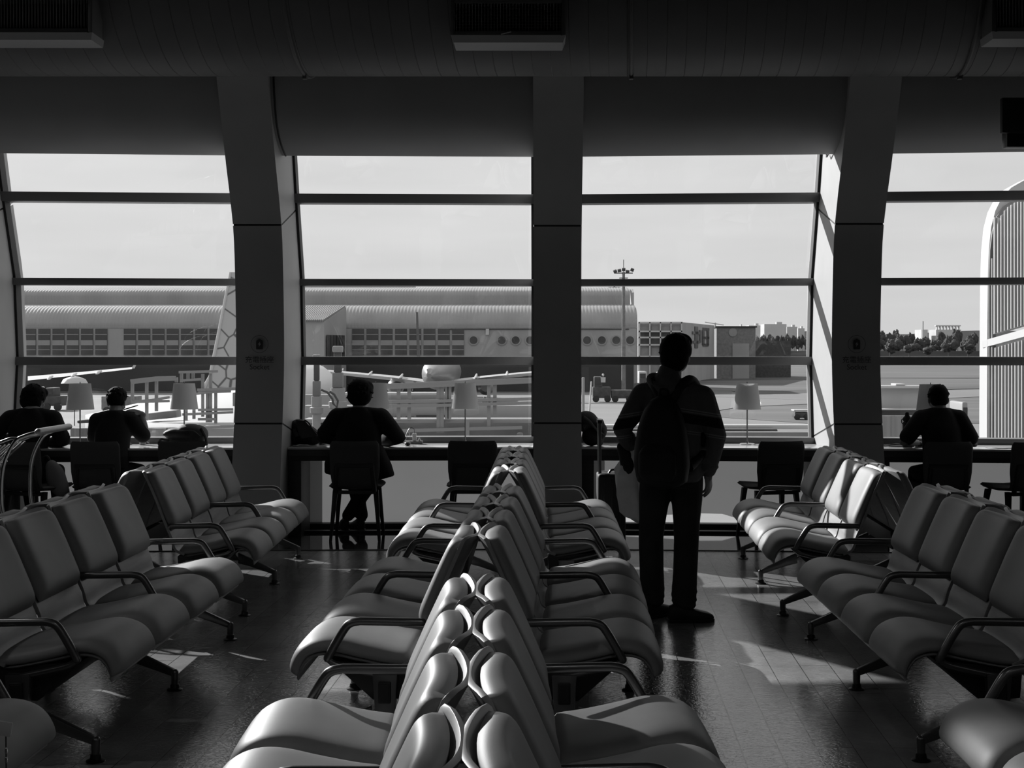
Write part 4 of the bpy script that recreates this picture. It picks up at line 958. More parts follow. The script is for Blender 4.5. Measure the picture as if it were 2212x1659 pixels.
# ---------------------------------------------------------------- outside: apron, field, hangar, aircraft
GZ = -5.0
M_apron = mat('apron_concrete', .17, .8, var=.12, scale=.05, stretch=(1, 3, 1))
M_grass = mat('dry_grass', .085, .95, var=.35, scale=.02, stretch=(1, 7, 1))
M_taxi = mat('taxiway', .15, .85, var=.1, scale=.05)
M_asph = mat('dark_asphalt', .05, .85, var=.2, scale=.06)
M_rib = mat('ribbed_sheet', .25, .6, var=.10, scale=.3, stretch=(1, 1, .3))
M_wallh = mat('hangar_wall', .30, .7, var=.15, scale=.2, stretch=(1, 1, .25))
M_hwin = mat('dark_glazing', .045, .4, var=.5, scale=.3)
M_hdark = mat('hangar_dark', .035, .7, var=.3, scale=.1)
M_jet = mat('aircraft_white', .5, .3)
M_jetg = mat('aircraft_grey', .20, .35)
M_wht = mat('white_paint', .45, .5)
M_rail = mat('galvanised_rail', .25, .5, metal=.2)
M_gse = mat('dark_equipment', .05, .6, var=.3, scale=2)
M_mid = mat('mid_grey_equipment', .16, .6, var=.2, scale=2)
M_tree = mat('tree_leaves', .05, .9, var=.5, scale=.3)
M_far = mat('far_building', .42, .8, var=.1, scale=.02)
M_hill = mat('hazed_far_hill', .22, .95, var=.25, scale=.01)  # base grey lightened to stand in for distance haze

g = MB().box((0, 2010, GZ - .5), (9000, 3990, 1)).make('ground_apron', M_apron, smooth=False); struct(g)
def gx(x, Y): return (x - VX) * Y / F
def gpatch(name, m, pts, z):
    mb = MB(); Q = []
    for x, y in pts: Y = (CAMH - GZ) * F / (y - VY); Q.append(Vector(((x - VX) * Y / F, Y, GZ + z)))
    mb.prism(Q, (0, 0, .02)); o = mb.make(name, m, smooth=False); struct(o)
gpatch('ground_field', M_grass, [(1385, 846), (1470, 896), (1745, 915), (2400, 915), (2400, 763), (1400, 763)], .01)
gpatch('ground_taxiway', M_taxi, [(1470, 790), (1760, 783), (2400, 781), (2400, 787), (1760, 790), (1470, 797)], .05)
gpatch('ground_taxiway_near', M_taxi, [(1420, 866), (1560, 852), (2400, 838), (2400, 846), (1600, 880), (1480, 900)], .06)
gpatch('ground_runway', M_asph, [(1500, 819), (2400, 812), (2400, 816), (1500, 822)], .05)
gpatch('ground_road', M_asph, [(1580, 846), (2400, 829), (2400, 833), (1640, 853)], .08)
gpatch('ground_hangar_painted_shade', M_asph, [(-900, 836), (1378, 836), (1372, 847), (-900, 850)], .04)  # hangar's shade put into the ground as a dark strip

# hangar
hg = thing('hangar', 'long ribbed aircraft hangar with stepped curved roof and round windows', 'hangar', (-30, 214, GZ))
def W(x, Y, z): return Vector((x + 30, Y - 214, z - GZ))
def ribbed(prof, x0, x1, pitch, amp):
    mb = MB(); n = int((x1 - x0) / pitch * 4); o = len(mb.v); m = len(prof)
    for i in range(n + 1):
        x = x0 + (x1 - x0) * i / n; a = amp * (0, .7, 1, .7)[i % 4]
        for j, (y, z) in enumerate(prof):
            p, q = prof[max(j - 1, 0)], prof[min(j + 1, m - 1)]; d = Vector((0, q[0] - p[0], q[1] - p[1])).normalized(); nr = Vector((0, -d.z, d.y))
            mb.v.append(tuple(W(x, y, z) + nr * a))
    for i in range(n):
        for j in range(m - 1): a = i * m + j; mb.f.append((a, a + 1, a + m + 1, a + m))
    return mb
roof = [(p.x, p.z) for p in cat([(214, 0, 4.55), (214.1, 0, 5.4), (214.9, 0, 6.6), (216.8, 0, 7.6), (219.5, 0, 8.1), (222.3, 0, 8.3)], 4)]
ribbed(roof, -118, 14.7, .52, .055).make('lower_roof', M_rib, hg, angle=80, weld=False)
cle = [(222, 8.2), (222, 9.6)] + [(p.x, p.z) for p in cat([(222.1, 0, 10.0), (222.7, 0, 10.45), (224, 0, 10.75), (228, 0, 11.2)], 4)]
ribbed(cle, -118, 14.2, .44, .05).make('clerestory', M_rib, hg, angle=80, weld=False)
MB().box(W(-52, 236, 1.5), (131, 27.5, 13)).make('hall_block', M_wallh, hg, smooth=False)
wl_ = MB().box(W(-51.7, 218, -.2), (132.6, 7.9, 9.5)); wl_.make('front_wall', M_wallh, hg, smooth=False)
MB().prism([W(14.8, 214.2, 4.5), W(14.8, 214.9, 6.6), W(14.8, 217, 7.6), W(14.8, 222, 8.2), W(14.8, 222, 10.2), W(14.8, 224, 10.8), W(14.8, 236, 11.2), W(14.8, 236, -5), W(14.8, 214.2, -5)], (-.3, 0, 0)).make('gable_wall', M_wallh, hg, smooth=False)
MB().box(W(-52, 213.85, -2.4), (132.4, .3, 5.0)).make('ground_floor_band', M_hdark, hg, smooth=False)  # darker band along the lower front wall
win = None
def hwin(x0, x1):
    global win
    if win is None:
        win = bpy.data.objects.new('window', None); C.objects.link(win)
        fr = MB(); w = 1.78
        fr.box((0, 0, 0), (w, .16, 3.9)); a = fr.make('window', M_hwin, hg, loc=W(0, 213.95, 2.45), smooth=False)
        MB().box((0, -.1, -.15), (w, .1, .75)).make('spandrel_panel', M_rib, a, smooth=False)
        mb = MB(); mb.box((0, -.1, 1.1), (w, .08, .10)); mb.box((0, -.1, -1.2), (w, .08, .08)); mb.make('glazing_bar', M_wallh, a, smooth=False)
        bpy.data.objects.remove(win); win = a; win['u'] = 0
    if win['u']: c = dup(win, hg)
    else: c = win
    win['u'] = 1; c.location = W((x0 + x1) / 2, 213.95, 2.45)
for k in range(38):
    xc = -12.25 - 2.15 * k
    if -36.2 < xc < -28.6: continue
    if abs(xc + 64) < 1.2: continue
    hwin(xc - .89, xc + .89)
for px in (1023, 1084, 1114, 1145, 1176, 1207, 1237, 1268, 1300, 1331, 1361):
    x = gx(px, 214); z = at(px, 735, 214).z
    rw = MB().lathe([(.78, -.08), (.78, .08), (.6, .1), (.58, 0)], 24, W(x, 214.0, z), Euler((PI / 2, 0, 0)).to_matrix()).make('porthole_frame', M_rib, hg)
    MB().lathe([(.6, 0), (.6, .06)], 24, W(x, 214.0, z), Euler((PI / 2, 0, 0)).to_matrix()).make('porthole_pane', M_hwin, rw)
MB().box(W(gx(1053, 214), 213.8, at(0, 717, 214).z), (.5, .3, .9)).make('wall_lantern', M_wht, hg, smooth=False)
MB().box(W(0, 213.95, at(0, 711, 214).z), (27, .12, .10)).make('wall_seam', M_hdark, hg, smooth=False)
ap = MB().box(W(gx(886, 236), 236, 11.3), (3.2, 1, 2)); 
vt = ribbed([(236, 10.8), (236.4, 11.9), (237.6, 12.5), (240, 12.6)], -50, gx(898, 236), 1.2, .1).make('roof_ventilator', M_rib, hg, weld=False)
# gabled annex in front of the hangar
an = thing('gabled_annex', 'pale gabled annex with a row of narrow windows jutting from the hangar', 'building', (-34, 205, GZ))
def WA(x, Y, z): return Vector((x + 34, Y - 205, z - GZ))
xa, xb, xc_ = gx(600, 205), gx(700, 203), gx(746, 212)
za, zt_ = at(0, 695, 205).z, at(0, 663, 212).z
MB().ring_loft([[WA(xa, 203, GZ), WA(xb, 203, GZ), WA(xb, 203, za), WA(xa, 203, za)], [WA(xa, 213, GZ), WA(xc_, 213, GZ), WA(xc_, 213, zt_), WA(xa, 213, zt_)]]).make('annex_wall', M_wallh, an, smooth=False)
rb = MB(); n = 24
for i in range(n): t0, t1 = i / n, (i + .6) / n; rb.ring_loft([[WA(xa + (xb - xa) * t0, 202.6, za), WA(xa + (xb - xa) * t1, 202.6, za), WA(xa + (xb - xa) * t1, 202.6, za + .25), WA(xa + (xb - xa) * t0, 202.6, za + .25)], [WA(xa + (xc_ - xa) * t0, 213, zt_), WA(xa + (xc_ - xa) * t1, 213, zt_), WA(xa + (xc_ - xa) * t1, 213, zt_ + .25), WA(xa + (xc_ - xa) * t0, 213, zt_ + .25)]])
rb.make('annex_roof', M_rib, an, smooth=False)
for k in range(6):
    t = .12 + .13 * k; p = WA(xb + (xc_ - xb) * t, 203 + 10 * t, 1.6); MB().box(p + Vector((.25, -.1, 0)), (.25, 1.0, 3.6), (0, 0, -math.atan2(xc_ - xb, 10))).make('window', M_hwin, an, smooth=False)
# white-grid office block with a lettered end wall
ob = thing('office_block', 'pale office block with a white window grid beside the hangar end', 'building', (22, 262, GZ))
def WO(x, Y, z): return Vector((x - 22, Y - 262, z - GZ))
x0_, x1_, x2_ = gx(1378, 262), gx(1474, 262), gx(1544, 299)
ztp, zt2 = at(0, 696, 262).z, at(0, 703, 300).z
MB().ring_loft([[WO(x0_, 262, GZ), WO(x1_, 262, GZ), WO(x2_, 300, GZ), WO(x0_, 300, GZ)], [WO(x0_, 262, ztp), WO(x1_, 262, ztp), WO(x2_, 300, ztp), WO(x0_, 300, ztp)]]).make('block_wall', M_wallh, ob, smooth=False)
for r_, (ya, yb) in enumerate(((704, 715), (717, 727), (733, 743), (752, 768), (776, 786))):
    for c_i in range(4):
        xa_ = x0_ + .4 + (x1_ - x0_ - .6) * c_i / 4; w = (x1_ - x0_ - .6) / 4 - .35; a, b_ = at(0, ya, 262).z, at(0, yb, 262).z
        MB().box(WO(xa_ + w / 2 + .15, 261.95, (a + b_) / 2), (w, .2, a - b_)).make('window', M_hwin if r_ not in (0, 3) else M_rib, ob, smooth=False)
gr = MB()
for yy in (697, 716, 729, 745, 770): gr.box(WO((x0_ + x1_) / 2, 261.5, at(0, yy, 262).z), (x1_ - x0_, .5, .28))
for c_i in range(5): gr.box(WO(x0_ + .2 + (x1_ - x0_ - .4) * c_i / 4, 261.5, (ztp + GZ) / 2), (.22, .5, ztp - GZ))
gr.make('white_grid', M_wht, ob, smooth=False)
sg = MB(); sd = Vector((x2_ - x1_, 38, 0)).normalized()
for (u, w, z0, z1) in ((.36, .10, 705, 752), (.28, .22, 716, 722), (.30, .2, 736, 742), (.50, .06, 712, 740), (.62, .22, 706, 712), (.60, .07, 712, 745), (.76, .07, 712, 745), (.62, .22, 726, 731), (.62, .2, 742, 748)):
    p = WO(x1_, 262, (at(0, z0, 275).z + at(0, z1, 275).z) / 2) + sd * (u + w / 2) * 38; sg.box(p + Vector((.1, 0, 0)), (.1, w * 38, abs(at(0, z0, 275).z - at(0, z1, 275).z)), (0, 0, math.atan2(sd.y, sd.x) - PI / 2))
sg.make('painted_characters', M_hwin, ob, smooth=False)
lh = thing('cargo_shed', 'dark flat-roofed cargo shed with a pale door between office block and trees', 'building', (45, 300, GZ))
a, b_ = gx(1548, 300), gx(1632, 300); zt3 = at(0, 707, 300).z
MB().box(Vector(((a + b_) / 2 - 45, 8, (zt3 - GZ) / 2)), (b_ - a, 16, zt3 - GZ)).make('shed_wall', M_mid, lh, smooth=False)
MB().box(Vector((gx(1600, 300) - 45, -.1, (at(0, 742, 300).z - GZ) / 2)), (gx(1618, 300) - gx(1582, 300), .3, at(0, 742, 300).z - GZ)).make('pale_door', M_wallh, lh, smooth=False)
MB().box(Vector(((a + b_) / 2 - 45, 8, zt3 - GZ + .1)), (b_ - a + .6, 16.6, .3)).make('shed_roof', M_hdark, lh, smooth=False)
MB().lathe([(.9, -.05), (.9, .05)], 16, (gx(1583, 300) - 45, -.1, at(0, 718, 300).z - GZ), Euler((PI / 2, 0, 0)).to_matrix()).make('round_emblem', M_rib, lh)
lw = tag(MB().box((gx(1671, 310), 318, (at(0, 736, 310).z + GZ) / 2), (gx(1710, 310) - gx(1632, 310), 14, at(0, 736, 310).z - GZ)).make('low_store', M_gse, smooth=False), 'low dark store building in front of the distant hill', 'building')
# floodlight masts
fm = thing('floodlight_mast', 'tall floodlight mast in front of the hangar end, carrying lamp arms', 'light mast', (gx(1347, 200), 200, GZ))
MB().tube([(0, 0, 0), (0, 0, at(0, 588, 200).z - GZ)], [.32, .2], 12).make('mast_pole', M_mid, fm)
zt_m = at(0, 590, 200).z - GZ
MB().tube([(0, 0, zt_m), (0, 0, zt_m + 1.9)], .05, 6).make('lightning_rod', M_gse, fm)
am = MB(); am.box((0, 0, zt_m), (2.6, .3, .12)); am.box((0, 0, zt_m - .7), (1.2, .8, .1)); am.make('lamp_arm', M_gse, fm)
for x, z in ((-1.2, .25), (-.6, .35), (.55, .2), (1.2, .45), (0, .5)): MB().box((x, -.2, zt_m + z), (.5, .35, .4), (.4, .3 * x, 0)).make('floodlight', M_gse, fm, bevel=.04)
f2 = thing('light_post', 'small twin-armed light post seen just behind the tall floodlight mast', 'light post', (gx(1327, 330), 330, GZ))
MB().tube([(0, 0, 0), (0, 0, at(0, 612, 330).z - GZ)], .2, 8).make('post', M_gse, f2)
MB().box((0, 0, at(0, 621, 330).z - GZ), (2.8, .25, .22)).make('cross_arm', M_gse, f2)
# airliner seen from its tail
pl = thing('airliner', 'white airliner seen from behind, its wings spread in front of the hangar', 'airplane', (gx(932, 163), 163, GZ))
def PZ(y): return at(0, y, 163).z - GZ
zc = PZ(811)
MB().lathe([(.25, -17), (.9, -13), (1.5, -9), (1.95, -4), (2.0, 0), (2.0, 12), (1.7, 15.5), (.9, 17.6), (.2, 18.3)], 28, (0, 14, zc + .0), Euler((-PI / 2, 0, 0)).to_matrix()).make('fuselage', M_jetg, pl)
for s in (-1, 1):
    w = MB(); w.ring_loft([[Vector((s * x, y, z)) for y, z in ((y0, z0), (y0 + c * .5, z0 + .12 * th), (y0 + c, z0), (y0 + c * .5, z0 - .3 * th))] for x, y0, c, z0, th in ((1.2, 11, 6.5, zc - 1.1, 2.2), (6, 10.5, 4.2, zc - .4, 1.5), (16.5, 8.5, 1.7, zc + .65, 1))]).make('wing', M_jet, pl)
    fl_ = MB()
    for x in (4.6, 8.4, 12): fl_.tube([(s * x, 9.4, zc - .55 + .085 * x - .35), (s * x, 11.2, zc - .5 + .085 * x - .3), (s * x, 13.4, zc - .4 + .085 * x - .1)], [.06, .2, .1], 8)
    fl_.make('flap_fairing', M_jet, pl)
    MB().prism([(s * 16.4, 8.5, zc + .6), (s * 16.4, 10.2, zc + .6), (s * 16.9, 10.6, zc + 2.2), (s * 16.9, 9.6, zc + 2.2)], (s * .08, 0, 0)).make('winglet', M_jet, pl)
    MB().lathe([(.55, -1.9), (.95, -1.2), (1.05, 0), (1.0, 1.2), (.85, 1.7)], 20, (s * 5.7, 15.5, zc - 1.75), Euler((-PI / 2, 0, 0)).to_matrix()).make('engine', M_jetg, pl)
    MB().ring_loft([[Vector((s * x, y, z)) for y, z in ((y0, z0), (y0 + c, z0 + .08), (y0 + c, z0 - .08))] for x, y0, c, z0 in ((.4, -1.5, 2.8, zc + 1.55), (5.6, -2.0, 1.2, zc + 1.95))]).make('tailplane', M_jet, pl)
    MB().lathe([(.2, -.2), (.55, -.18), (.55, .18), (.2, .2)], 14, (s * 3.4, 13, .56), Euler((0, PI / 2, 0)).to_matrix()).make('wheel', M_gse, pl)
    MB().tube([(s * 3.4, 13, .5), (s * 3.0, 13, zc - 1)], .14, 8).make('gear_strut', M_gse, pl)
MB().ring_loft([[Vector((x, y0, z)), Vector((x + .14, y0 + c / 2, z)), Vector((x, y0 + c, z)), Vector((x - .14, y0 + c / 2, z))] for x, y0, c, z in ((-1.4, -3.0, 5.2, zc + 1.2), (-1.42, -4.2, 2.3, PZ(676)))]).make('tail_fin', M_gse, pl)
# nearer airliner: patterned fin by the pillar and one long wing
def fin_mat():
    m = bpy.data.materials.new('patterned_fin'); m.use_nodes = True; n, l = m.node_tree.nodes, m.node_tree.links; b = n['Principled BSDF']; b.inputs['Roughness'].default_value = .35
    t = n.new('ShaderNodeTexCoord'); v = n.new('ShaderNodeTexVoronoi'); v.feature = 'DISTANCE_TO_EDGE'; v.inputs['Scale'].default_value = .9; l.new(t.outputs['Object'], v.inputs[0])
    r = n.new('ShaderNodeMapRange'); r.inputs[1].default_value = .02; r.inputs[2].default_value = .05; r.inputs[3].default_value = .10; r.inputs[4].default_value = .42; l.new(v.outputs[0], r.inputs[0]); l.new(r.outputs[0], b.inputs['Base Color']); return m
p2 = thing('airliner', 'nearer airliner of which only a patterned tail fin and one long wing show', 'airplane', (gx(500, 75), 75, GZ))
def Q2(x, y, Y=75): p = at(x, y, Y); return Vector((p.x - gx(500, 75), Y - 75, p.z - GZ))
MB().prism([Q2(497, 588), Q2(540, 588), Q2(556, 850), Q2(470, 850), Q2(442, 840), Q2(458, 790)], (0, .35, 0)).make('tail_fin', fin_mat(), p2, smooth=False)
MB().tube([Q2(498, 588), Q2(478, 690), Q2(459, 788), Q2(454, 812), Q2(441, 838)], [.07, .08, .10, .08, .12], 8, up=(0, 1, 0)).make('leading_edge', M_jet, p2)
MB().lathe([(1.9, 0), (1.9, 14), (1.4, 18), (.5, 21)], 24, Q2(560, 868) + Vector((0, 2, 0)), Euler((-PI / 2, 0, 0)).to_matrix()).make('fuselage', M_jet, p2)
def Q3(x, y, Y): p = at(x, y, Y); return Vector((p.x - gx(500, 75), Y - 75, p.z - GZ))
MB().ring_loft([[Q3(60, 822, 108), Q3(60, 813, 112), Q3(60, 814, 116), Q3(60, 819, 116)], [Q3(180, 809, 108), Q3(180, 803, 111), Q3(180, 803, 114), Q3(180, 806, 114)], [Q3(286, 797, 106), Q3(286, 793, 107), Q3(286, 793, 108), Q3(286, 795, 108)]]).make('wing', M_jet, p2)
MB().prism([Q3(284, 796, 106), Q3(290, 796, 107), Q3(298, 778, 107), Q3(294, 778, 106.5)], (0, .1, 0)).make('winglet', M_jet, p2)
for x, y in ((106, 815), (158, 809), (211, 803)): MB().tube([Q3(x + 7, y - 2, 108), Q3(x, y + 2, 107), Q3(x - 4, y + 5, 106)], [.08, .13, .03], 8).make('flap_fairing', M_jet, p2)
# ground equipment, one object each
def gse(name, label, cat_, x0, x1, ytop, Y, m=M_gse, depth=2.0, cab=True, group=None):
    X0, X1 = gx(x0, Y), gx(x1, Y); h = at(0, ytop, Y).z - GZ; w = X1 - X0
    t = thing(name, label, cat_, ((X0 + X1) / 2, Y, GZ), 0, group)
    MB().box((0, 0, .35 + h * .26), (w, depth, h * .42)).make('chassis', m, t, bevel=.08)
    if cab: MB().box((-w * .2, 0, h * .75), (w * .45, depth * .9, h * .45)).make('cab', m, t, bevel=.1); MB().box((-w * .2, -depth * .46, h * .80), (w * .35, .05, h * .22)).make('cab_window', M_hwin, t)
    for sx in (-1, 1): MB().lathe([(.1, -.15), (.4, -.14), (.4, .14), (.1, .15)], 14, (sx * w * .33, -depth / 2, .4), Euler((PI / 2, 0, 0)).to_matrix()).make('wheel', M_foot, t)
    return t
gse('tow_tractor', 'dark tow tractor with a worker standing on it in front of the hangar end', 'vehicle', 1280, 1318, 812, 172)
gse('baggage_tug', 'low dark baggage train parked beside the tow tractor', 'vehicle', 1320, 1366, 826, 172, cab=False)
tk = gse('catering_truck', 'white box truck with dark side at the foot of the office block', 'vehicle', 1376, 1412, 800, 170, M_wht, 3); MB().box((0, -1.55, 2.0), (1.6, .1, 1.9)).make('side_panel', M_gse, tk, bevel=.1)
gse('service_truck', 'pale service truck half hidden by the standing backpacker\'s head', 'vehicle', 1416, 1450, 802, 170, M_wht, 2.4)
gse('service_van', 'small van parked under the near airliner wing by the suited person', 'vehicle', 84, 97, 834, 150, M_wht, 2)
gse('loader_truck', 'dark loader truck under the near airliner wing', 'vehicle', 104, 140, 836, 150, M_gse, 2.6)
gse('belt_loader', 'long pale belt loader behind the curly-haired man', 'vehicle', 226, 300, 826, 140, M_mid, 2.2, cab=False)
um = thing('parasol', 'small pale parasol above the first lampshade', 'parasol', (gx(161, 120), 120, GZ)); MB().lathe([(1.1, 0), (.9, .35), (.4, .55), (.05, .6)], 16, (0, 0, at(0, 823, 120).z - GZ - .2)).make('canopy', M_wht, um); MB().tube([(0, 0, 0), (0, 0, at(0, 823, 120).z - GZ)], .04, 6).make('pole', M_gse, um)
wk = thing('ground_worker', 'tiny worker in a pale shirt standing on the tow tractor', 'person', (gx(1302, 172), 171, GZ)); q_ = MB(); q_.sell([((0, 0, at(0, 826, 171).z - GZ), .28, .2, (0, 0, 0)), ((0, 0, at(0, 815, 171).z - GZ), .3, .2, (0, 0, 0))]); q_.ell((0, 0, at(0, 810, 171).z - GZ), (.14, .14, .18)); q_.make('worker_body', M_wht, wk)
w2 = thing('ground_worker', 'small dark worker on the apron beside the lamp nearest the middle pillar', 'person', (gx(1047, 140), 140, GZ)); q_ = MB(); z0 = 0; q_.sell([((0, 0, .1), .22, .15, (0, 0, 0)), ((0, 0, .9), .26, .18, (0, 0, 0)), ((0, 0, 1.45), .28, .16, (0, 0, 0))]); q_.ell((0, 0, 1.62), (.12, .12, .16)); q_.make('worker_body', M_gse, w2)
tag(MB().box((gx(1576, 330), 330, (at(0, 807, 330).z + at(0, 815, 330).z) / 2), (gx(1589, 330) - gx(1563, 330), .3, at(0, 807, 330).z - at(0, 815, 330).z)).make('taxiway_sign', M_gse, smooth=False, bevel=.02), 'dark rectangular sign standing alone on the airfield', 'sign')
# boarding-bridge roofs, rails and stairs outside the glass
def P3(x, y, Y): return at(x, y, Y)
def rail(name, label, Y, posts, rails, w=.07, dark=M_rail, group='steel railings outside the windows'):
    """posts: (x, ytop, ybottom); rails: list of pixel polylines, measured at depth Y"""
    t = thing(name, label, 'railing', (P3(posts[0][0], 0, Y).x, Y, GZ), 0, group); O = t.location
    for x, a, b in posts: MB().bar(P3(x, a, Y) - O, P3(x, b, Y) - O, w, w).make('post', dark, t)
    for k, r in enumerate(rails):
        mb = MB(); D = Vector((0, -w * (1.03 + .07 * k), 0))
        for (x1, y1), (x2, y2) in zip(r, r[1:]): mb.bar(P3(x1, y1, Y) - O + D, P3(x2, y2, Y) - O + D, w * .9, w * .9)
        mb.make('handrail', dark, t)
    return t
rail('railing', 'steel railing of doubled posts between the coated person and the middle pillar', 23.96, [(861, 836, 905), (884, 834, 905), (947, 830, 935), (955, 829, 935), (965, 829, 905), (971, 829, 905), (1056, 824, 930), (1069, 824, 895)],
     [[(810, 832), (870, 831), (1010, 824), (1155, 819)], [(810, 838), (870, 836), (1010, 830), (1155, 824)], [(810, 877), (950, 875), (1033, 873), (1155, 870)], [(810, 868), (950, 866), (1033, 864), (1155, 861)], [(870, 930), (1010, 926), (1128, 923)], [(1011, 905), (1011, 944)]], .06)
rail('railing', 'slanting stair railing behind the curly-haired man\'s raised hand', 18.96, [(286, 822, 868), (317, 820, 908), (338, 819, 888), (381, 815, 826)], [[(284, 822), (336, 816), (381, 815)], [(286, 827), (336, 821), (386, 819)], [(286, 868), (330, 864), (368, 858)], [(286, 868), (368, 866)]], .038)
rail('railing', 'tall ladder-like railing behind the lamp above the black backpack', 18.90, [(392, 804, 826), (406, 805, 822), (417, 806, 822), (438, 808, 900), (448, 842, 912), (455, 806, 912), (466, 842, 915), (402, 880, 908), (419, 880, 905)],
     [[(388, 804), (472, 802)], [(392, 822), (436, 819)], [(428, 842), (512, 839)], [(430, 848), (500, 845)], [(430, 885), (505, 884)], [(396, 895), (505, 890)], [(430, 905), (468, 905)], [(436, 842), (512, 840)]], .036)
def slab(name, label, cat_, poly, Y, dy, m):
    q = [P3(x, y, Y) for x, y in poly]; c = q[0].copy(); o = MB().prism([p - c for p in q], (0, dy, 0)).make(name, m, None, bevel=.02); o.location = c; return tag(o, label, cat_)
def deck(name, label, cat_, poly, m, th=.25):
    """(x, y, depth) corners of a sloping sheet"""
    q = [P3(x, y, Y) for x, y, Y in poly]; c = q[0].copy(); o = MB().prism([p - c for p in q], (0, 0, -th)).make(name, m, None, bevel=.02); o.location = c; return tag(o, label, cat_)
deck('bridge_roof', 'white sloping boarding-bridge roof between the two men in dark tops', 'roof', [(184, 896, 26), (196, 912, 22), (505, 912, 20), (510, 842, 30), (300, 870, 30)], M_wht)
deck('bridge_roof', 'white lower boarding-bridge roof edge under the first lamp', 'roof', [(190, 916, 21), (196, 924, 19.5), (430, 922, 19.5), (430, 908, 22)], M_wht, .12)
slab('roof_window', 'grey skylight strip on the white boarding-bridge roof', 'window', [(318, 893), (380, 886), (382, 902), (320, 908)], 21.2, .3, M_mid)
slab('vent_slot', 'dark slot in the white boarding-bridge roof beside the first lamp', 'vent', [(166, 908), (192, 906), (192, 914), (166, 915)], 19.8, .2, M_gse)
def corr(name, label, x0, x1, ya, yb, Y, m, pitch=.14, yb2=None, amp=.04, Y2=None):
    mb = MB(); a, b = P3(x0, ya, Y), P3(x1, ya, Y2 or Y); zb = GZ; n = int((b - a).length / pitch) * 4; c = a.copy()
    for i in range(n + 1):
        q = a.lerp(b, i / n); d = (0, 0, amp, amp)[i % 4]
        mb.v += [tuple(q - c + Vector((0, -d, 0))), tuple(Vector((q.x, q.y - d, zb)) - c), tuple(q - c + Vector((0, .1, 0))), tuple(Vector((q.x, q.y + .1, zb)) - c)]
    for i in range(n):
        k = 4 * i; mb.f += [(k, k + 1, k + 5, k + 4), (k + 2, k + 6, k + 7, k + 3), (k, k + 4, k + 6, k + 2), (k + 1, k + 3, k + 7, k + 5)]
    o = mb.make(name, m, None, smooth=False); o.location = c; return tag(o, label, 'wall')
corr('corrugated_screen', 'dark corrugated screen under the white roof beside the first lamp', 152, 235, 925, 945, 19, M_mid)
corr('corrugated_screen', 'pale corrugated screen between drink cup and black backpack', 318, 358, 925, 945, 19, M_rail)
slab('steel_beam', 'long pale steel beam crossing behind the black backpack to the pillar', 'beam', [(440, 920), (506, 918), (506, 924), (440, 926)], 18.5, .2, M_rail)
slab('parapet_wall', 'plain grey parapet beyond the black backpack', 'wall', [(430, 925), (520, 924), (520, 944), (430, 944)], 19, .2, M_wallh)
slab('louvre_box', 'narrow louvred box at the pillar edge behind the black backpack', 'vent', [(502, 848), (512, 848), (512, 912), (502, 912)], 24, .5, M_mid)
# bridge wall in the middle bay with cropped lettering
bw = thing('bridge_wall', 'long pale boarding-bridge side with a dark bar and cropped lettering', 'wall', P3(650, 880, 25))
O = bw.location
def BB(x0, y0, x1, y1, Y, dy): a, b = P3(x0, y0, Y), P3(x1, y1, Y); return MB().box((a + b) / 2 - O + Vector((0, dy / 2, 0)), (abs(b.x - a.x), dy, abs(a.z - b.z)))
BB(655, 876, 1156, 905, 25, .3).make('side_wall', M_wallh, bw, bevel=.02); BB(740, 848, 968, 853, 25.5, .4).make('top_cap', M_wht, bw, bevel=.02); BB(655, 853, 968, 876, 26, .3).make('upper_wall', M_wallh, bw)
BB(655, 905, 1156, 914, 24, .5).make('ledge', M_rib, bw, bevel=.02); BB(655, 914, 1156, 950, 24.6, .3).make('lower_wall', M_mid, bw)
BB(899, 897, 965, 901, 24.9, .1).make('dark_bar', M_gse, bw)
gl = MB()
for x, y, w, h in ((828, 900, 10, 1), (832, 900, 1.2, 8), (840, 899, 8, 1), (842, 900, 1, 8), (838, 903, 1, 5), (853, 899, 14, 1), (853, 901, 1, 6), (859, 899, 1, 7), (866, 901, 1, 6), (877, 899, 17, 1), (884, 896, 1, 6), (877, 901, 1, 4), (893, 901, 1, 4), (879, 903, 12, 1)):
    a = P3(x, y, 24.9); b = P3(x + w, y + h * .7, 24.9); gl.box((a + b) / 2 - O, (abs(b.x - a.x), .06, abs(a.z - b.z)))
gl.make('cropped_lettering', M_gse, bw, smooth=False)
BB(1116, 935, 1130, 944, 24.3, .2).make('round_bracket', M_rail, bw, bevel=.05)
BB(790, 881, 812, 893, 24.5, .5).make('bulkhead_lamp', M_wht, bw, bevel=.05)
for x, w, y1, lb in ((684, 22, 856, 'broad pale bridge column with a capital behind the drink bottle'), (730, 30, 838, 'second pale bridge column just left of the coated person\'s head')):
    a = P3(x, 945, 22); t = thing('bridge_column', lb, 'column', (a.x, 22, a.z)); r = w / 2 * 22 / F; h = P3(x, y1, 22).z - a.z
    MB().lathe([(r * .9, 0), (r * .85, h * .55), (r * 1.3, h * .6), (r * 1.35, h * .72), (r * 1.05, h * .74), (r * 1.05, h)], 20).make('column_shaft', M_rib, t)
    MB().box((0, 0, h + .12), (r * 1.5, r * 1.5, .24)).make('capital', M_mid, t, bevel=.02); MB().box((0, 0, h + .40), (r * 1.1, r * 1.1, .32)).make('upper_block', M_gse, t, bevel=.02)
    MB().box((0, 0, h + .60), (r * 1.4, r * 1.4, .10)).make('cap_plate', M_rib, t, bevel=.02)
MB().tube([P3(x, y, 21) - t.location for x, y in ((694, 842), (708, 848), (718, 862), (720, 872), (728, 880), (730, 866), (722, 852), (712, 846))], .018, 6).make('looping_cable', M_gse, t)
